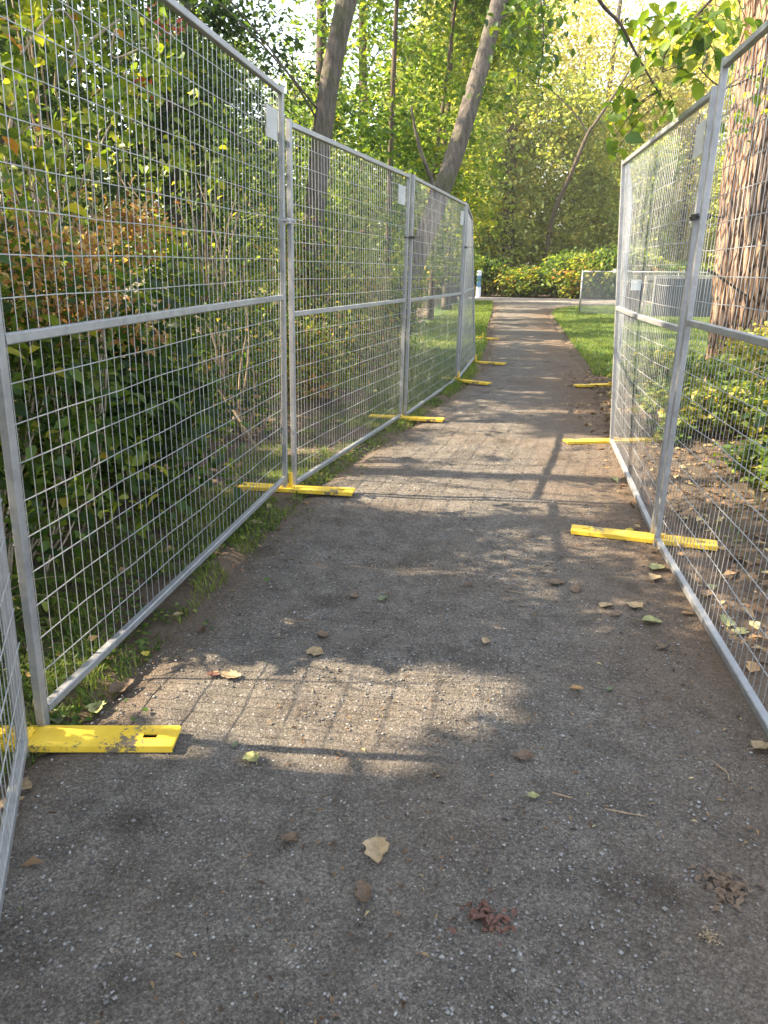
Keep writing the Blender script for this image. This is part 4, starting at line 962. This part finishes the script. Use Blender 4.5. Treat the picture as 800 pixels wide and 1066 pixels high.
branch('long dark branch hanging from the top edge beside the leaning right fence', [(598, -120), (606, -50), (624, 0), (646, 25), (662, 55), (684, 93), (698, 113)], 4.3, .013,
       [(646, 26), (655, 24), (640, 106), (648, 112), (655, 97), (636, 118), (660, 120), (650, 128), (640, 142), (684, 100), (696, 112), (680, 112), (690, 122), (700, 104), (672, 62), (676, 92), (645, 152)], .070, M['leaf_mid'], 1, 5, .035, .55)
branch('leafy branch across the top right corner above the fence', [(900, -120), (820, -70), (760, -20), (720, 22), (695, 50), (690, 75)], 4.6, .014,
       [(690+8*i, 8+int(28*rng.random())) for i in range(12)]+[(700, 40), (715, 30), (735, 25), (745, 40), (725, 60), (712, 62), (698, 48), (690, 60), (760, 20), (770, 5), (680, 10), (672, 20), (745, 55), (735, 45), (720, 78), (700, 30)], .072, M['leaf_mid'], 2, 7, .05, .62)
branch('yellowing branch in front of the cedar behind the nearest right panel', [(960, -40), (880, 20), (820, 60), (780, 82), (750, 90), (720, 62)], 6.2, .014,
       [(745, 60), (735, 55), (760, 75), (775, 85), (790, 95), (765, 100), (752, 118), (745, 130), (780, 120), (760, 145), (792, 70), (750, 165), (730, 58), (795, 118)], .072, M['leaf_bright'], 3, 6, .06, .55)
branch('dark leafy branch dipping in from the top edge in the middle', [(480, -260), (520, -160), (545, -80), (560, -20), (566, 40), (560, 90)], 9.0, .02,
       [(550+int(22*rng.normal()), int(-10+110*rng.random())) for i in range(26)], .085, M['leaf_dark'], 4, 9, .14, .7)

# ------------------------------------------------------------------ single fallen leaves on the path
FLV = [ # u, v, length px, tint colour key, label
 (101, 740, 26, 'yg', 'pale green fallen leaf above the near yellow foot'), (60, 752, 24, 'g', 'dull green fallen leaf against the near left foot'), (128, 717, 30, 'b', 'curled dark brown leaf at the left verge'),
 (152, 682, 12, 'y', 'small yellow leaf at the left path edge'), (262, 790, 24, 'yg', 'yellow green leaf just below the sunlit patch'), (329, 681, 22, 't', 'tan cupped leaf above the sunlit patch'),
 (336, 662, 18, 'b', 'brown leaf above the tan cupped leaf'), (240, 705, 26, 't', 'tan leaf at the upper left of the sunlit patch'), (222, 704, 16, 'r', 'reddish leaf beside a tan leaf in the sunlit patch'),
 (393, 888, 32, 't', 'ragged tan leaf in the lower middle of the path'), (377, 932, 30, 'b', 'flat dull brown leaf below the ragged tan leaf'), (302, 875, 20, 'b', 'dull brown leaf left of the ragged tan leaf'),
 (545, 790, 24, 'b', 'brown leaf in the shade right of the sunlit patch'), (555, 830, 14, 'yg', 'small pale yellow leaf below the brown one'), (601, 719, 16, 'o', 'orange leaf right of the sunlit patch'),
 (399, 626, 16, 'g', 'green brown leaf in the middle distance of the path'), (370, 621, 14, 'b', 'small brown leaf left of the green brown one'), (506, 669, 14, 't', 'small tan leaf alone in the middle of the path'),
 (632, 631, 22, 't', 'tan leaf left of the group by the right rail'), (661, 632, 22, 't', 'light tan leaf in the group by the right rail'), (679, 648, 24, 'yg', 'palest leaf in the group by the right rail'),
 (688, 674, 20, 'b', 'brown leaf nearest the right bottom rail'), (580, 608, 22, 'b', 'brown leaf below the tip of the right foot'), (600, 614, 18, 'b', 'thin brown leaf right of the one below the foot tip'),
 (683, 592, 22, 'yg', 'pale yellow leaf just below the right foot'), (681, 603, 22, 't', 'tan leaf below the pale yellow one at the right foot'), (641, 640, 14, 'b', 'small dark leaf between the tan leaves'),
 (755, 648, 27, 'yg', 'large yellow green leaf behind the right mesh'), (771, 659, 22, 'yg', 'second pale leaf behind the right mesh'), (740, 612, 16, 'yg', 'small green leaf behind the right mesh near the foot'),
 (783, 697, 22, 'o', 'orange leaf behind the right mesh at the frame edge'), (795, 779, 30, 't', 'tan leaf at the right frame edge outside the rail'), (25, 822, 26, 't', 'tan leaf behind the nearest left bottom rail'),
 (210, 657, 12, 'r', 'small red leaf near the left verge'), (253, 542, 14, 'y', 'yellow leaf in the verge right of the second foot'), (265, 549, 20, 't', 'straw coloured leaf in the left verge'),
 (655, 553, 10, 'y', 'small bright yellow leaf left of the right foot'), (635, 718, 10, 'g', 'tiny green leaf on the right half of the path'), (245, 776, 10, 'g', 'tiny green sprig leaf in the sunlit patch'),
 (186, 640, 12, 't', 'small tan leaf in the left verge grass'), (640, 500, 12, 'yg', 'pale leaf beside the second right foot'), (488, 610, 10, 'b', 'tiny brown leaf on the mid path'),
 (735, 620, 18, 'b', 'brown leaf in the soil behind the right mesh'), (715, 640, 14, 'o', 'orange brown leaf just inside the right rail'), (690, 560, 10, 't', 'tiny tan leaf at the right post foot')]
KC = {'yg': (.30, .30, .12), 'g': (.14, .165, .08), 'b': (.15, .098, .06), 'y': (.52, .42, .06), 't': (.37, .27, .15), 'r': (.13, .055, .035), 'o': (.40, .24, .10)}
LM = {}
for k_, c_ in KC.items():
    m, n, l, b = mat('fallen_leaf_'+{'yg': 'pale', 'g': 'green', 'b': 'brown', 'y': 'yellow', 't': 'tan', 'r': 'red', 'o': 'orange'}[k_])
    t = noise(n, l, 60, 5, .7, objco(n)); r = ramp(n, [(.35, tuple(x*.55 for x in c_)), (.6, c_)]); l.new(t.outputs[0], r.inputs[0]); l.new(r.outputs[0], b.inputs['Base Color']); b.inputs['Roughness'].default_value = .65; LM[k_] = m
def fallen(u, v, px, key, label, rng):
    p = on_ground(u, v, .012); dep = math.hypot(p[1], CAM_H); Lm = px/F_PX*dep*.88
    z = float(path_z(p[:1], p[1:2])[0]) if xl(p[1]) < p[0] < xr(p[1]) else float(ground_z(p[:1], p[1:2])[0])
    root = bpy.data.objects; nl_, nw = 9, 7
    prof = np.sin(np.linspace(0, 1, nl_)**.8*math.pi)**.75; prof[0] = .04; prof[-1] = .02
    curl = .35+.5*rng.random(); bend = .25*rng.normal(); wr = .30+.10*rng.random()
    V = []
    for i in range(nl_):
        s = i/(nl_-1)
        for j in range(nw):
            q = (j/(nw-1)-.5)*2; w_ = wr*prof[i]*(1+.18*rng.normal()*(abs(q) == 1))
            V.append(((s-.5)*Lm, q*w_*Lm, Lm*(curl*.22*q*q*prof[i]+.10*abs(s-.5)**2*4*(.5+bend)+.012*rng.normal())+.006))
    F = [(i*nw+j, (i+1)*nw+j, (i+1)*nw+j+1, i*nw+j+1) for i in range(nl_-1) for j in range(nw-1)]
    mb = MB(); mb.add(V, F); mb.sweep([(-.5*Lm, 0, .008), (-.62*Lm, .02*Lm, .010), (-.75*Lm, .06*Lm, .006)], .0011, 4)
    o = mb.build('fallen_leaf', LM[key], None, smooth=True); o.location = (p[0], p[1], z+.002); o.rotation_euler = (rng.normal()*.1, rng.normal()*.1, rng.random()*6.28)
    tag(o, label, 'fallen leaf', 'fallen leaves on and beside the path')
rng = np.random.default_rng(99)
for a_ in FLV: fallen(*a_, rng)
def crumple(name, label, u, v, px, key, seed):
    rng = np.random.default_rng(seed); p = on_ground(u, v, .01); dep = math.hypot(p[1], CAM_H); r = px/F_PX*dep/2
    n = 80; P = rng.normal(size=(n, 3))*np.array([r*.5, r*.5, .002])+np.array([0, 0, .007])
    o = leaves_mesh(name, P, LM[key], None, L=r*.38, up=1.6, rng=rng, detail=1, W=.5); o.location = (p[0], p[1], float(path_z(p[:1], p[1:2])[0])); tag(o, label, 'leaf clump')
crumple('leaf_clump', 'crumbled red brown leaf clump low on the path', 505, 955, 40, 'r', 1)
crumple('leaf_clump', 'broken brown leaf clump at the right path side', 757, 926, 42, 'b', 2)
crumple('leaf_clump', 'broken pale leaf bits at the lower right path side', 738, 979, 14, 't', 3)
# twigs
for u, v, du, dv, lab in ((575, 825, 22, 6, 'short dark twig right of the small yellow leaf'), (630, 842, 45, 8, 'thin twig lying on the right half of the path'), (745, 795, 14, 18, 'reddish twig near the right rail'), (530, 615, 14, 3, 'tiny twig in the middle of the path'), (455, 437, 20, 2, 'dark twig by the second left foot')):
    a_, b_ = on_ground(u, v, .012), on_ground(u+du, v+dv, .012); o = MB(); o.sweep(curve_pts([a_*0, (b_-a_)*.5+np.array([.01, -.012, .006]), b_-a_], 10), np.linspace(.003, .0015, 10), 5)
    o = o.build('twig', M['twig'], None); o.location = tuple(a_); tag(o, lab, 'twig')

# ------------------------------------------------------------------ thin autumn haze over the whole place
hb = MB(); hb.add([(x_, y_, z_) for z_ in (-2.5, 34) for x_, y_ in ((-330, -180), (330, -180), (330, 520), (-330, 520))], [(3, 2, 1, 0), (4, 5, 6, 7), (0, 1, 5, 4), (1, 2, 6, 5), (2, 3, 7, 6), (3, 0, 4, 7)])
m = bpy.data.materials.new('thin_haze'); m.use_nodes = True; n = m.node_tree.nodes; n.remove(n['Principled BSDF'])
pv = n.new('ShaderNodeVolumePrincipled'); pv.inputs['Color'].default_value = (.98, .96, .86, 1); pv.inputs['Density'].default_value = .0009; pv.inputs['Anisotropy'].default_value = .35
m.node_tree.links.new(pv.outputs[0], n['Material Output'].inputs['Volume'])
hz = hb.build('haze', m); tag(hz, 'thin pale haze in the air', 'haze', kind='stuff')
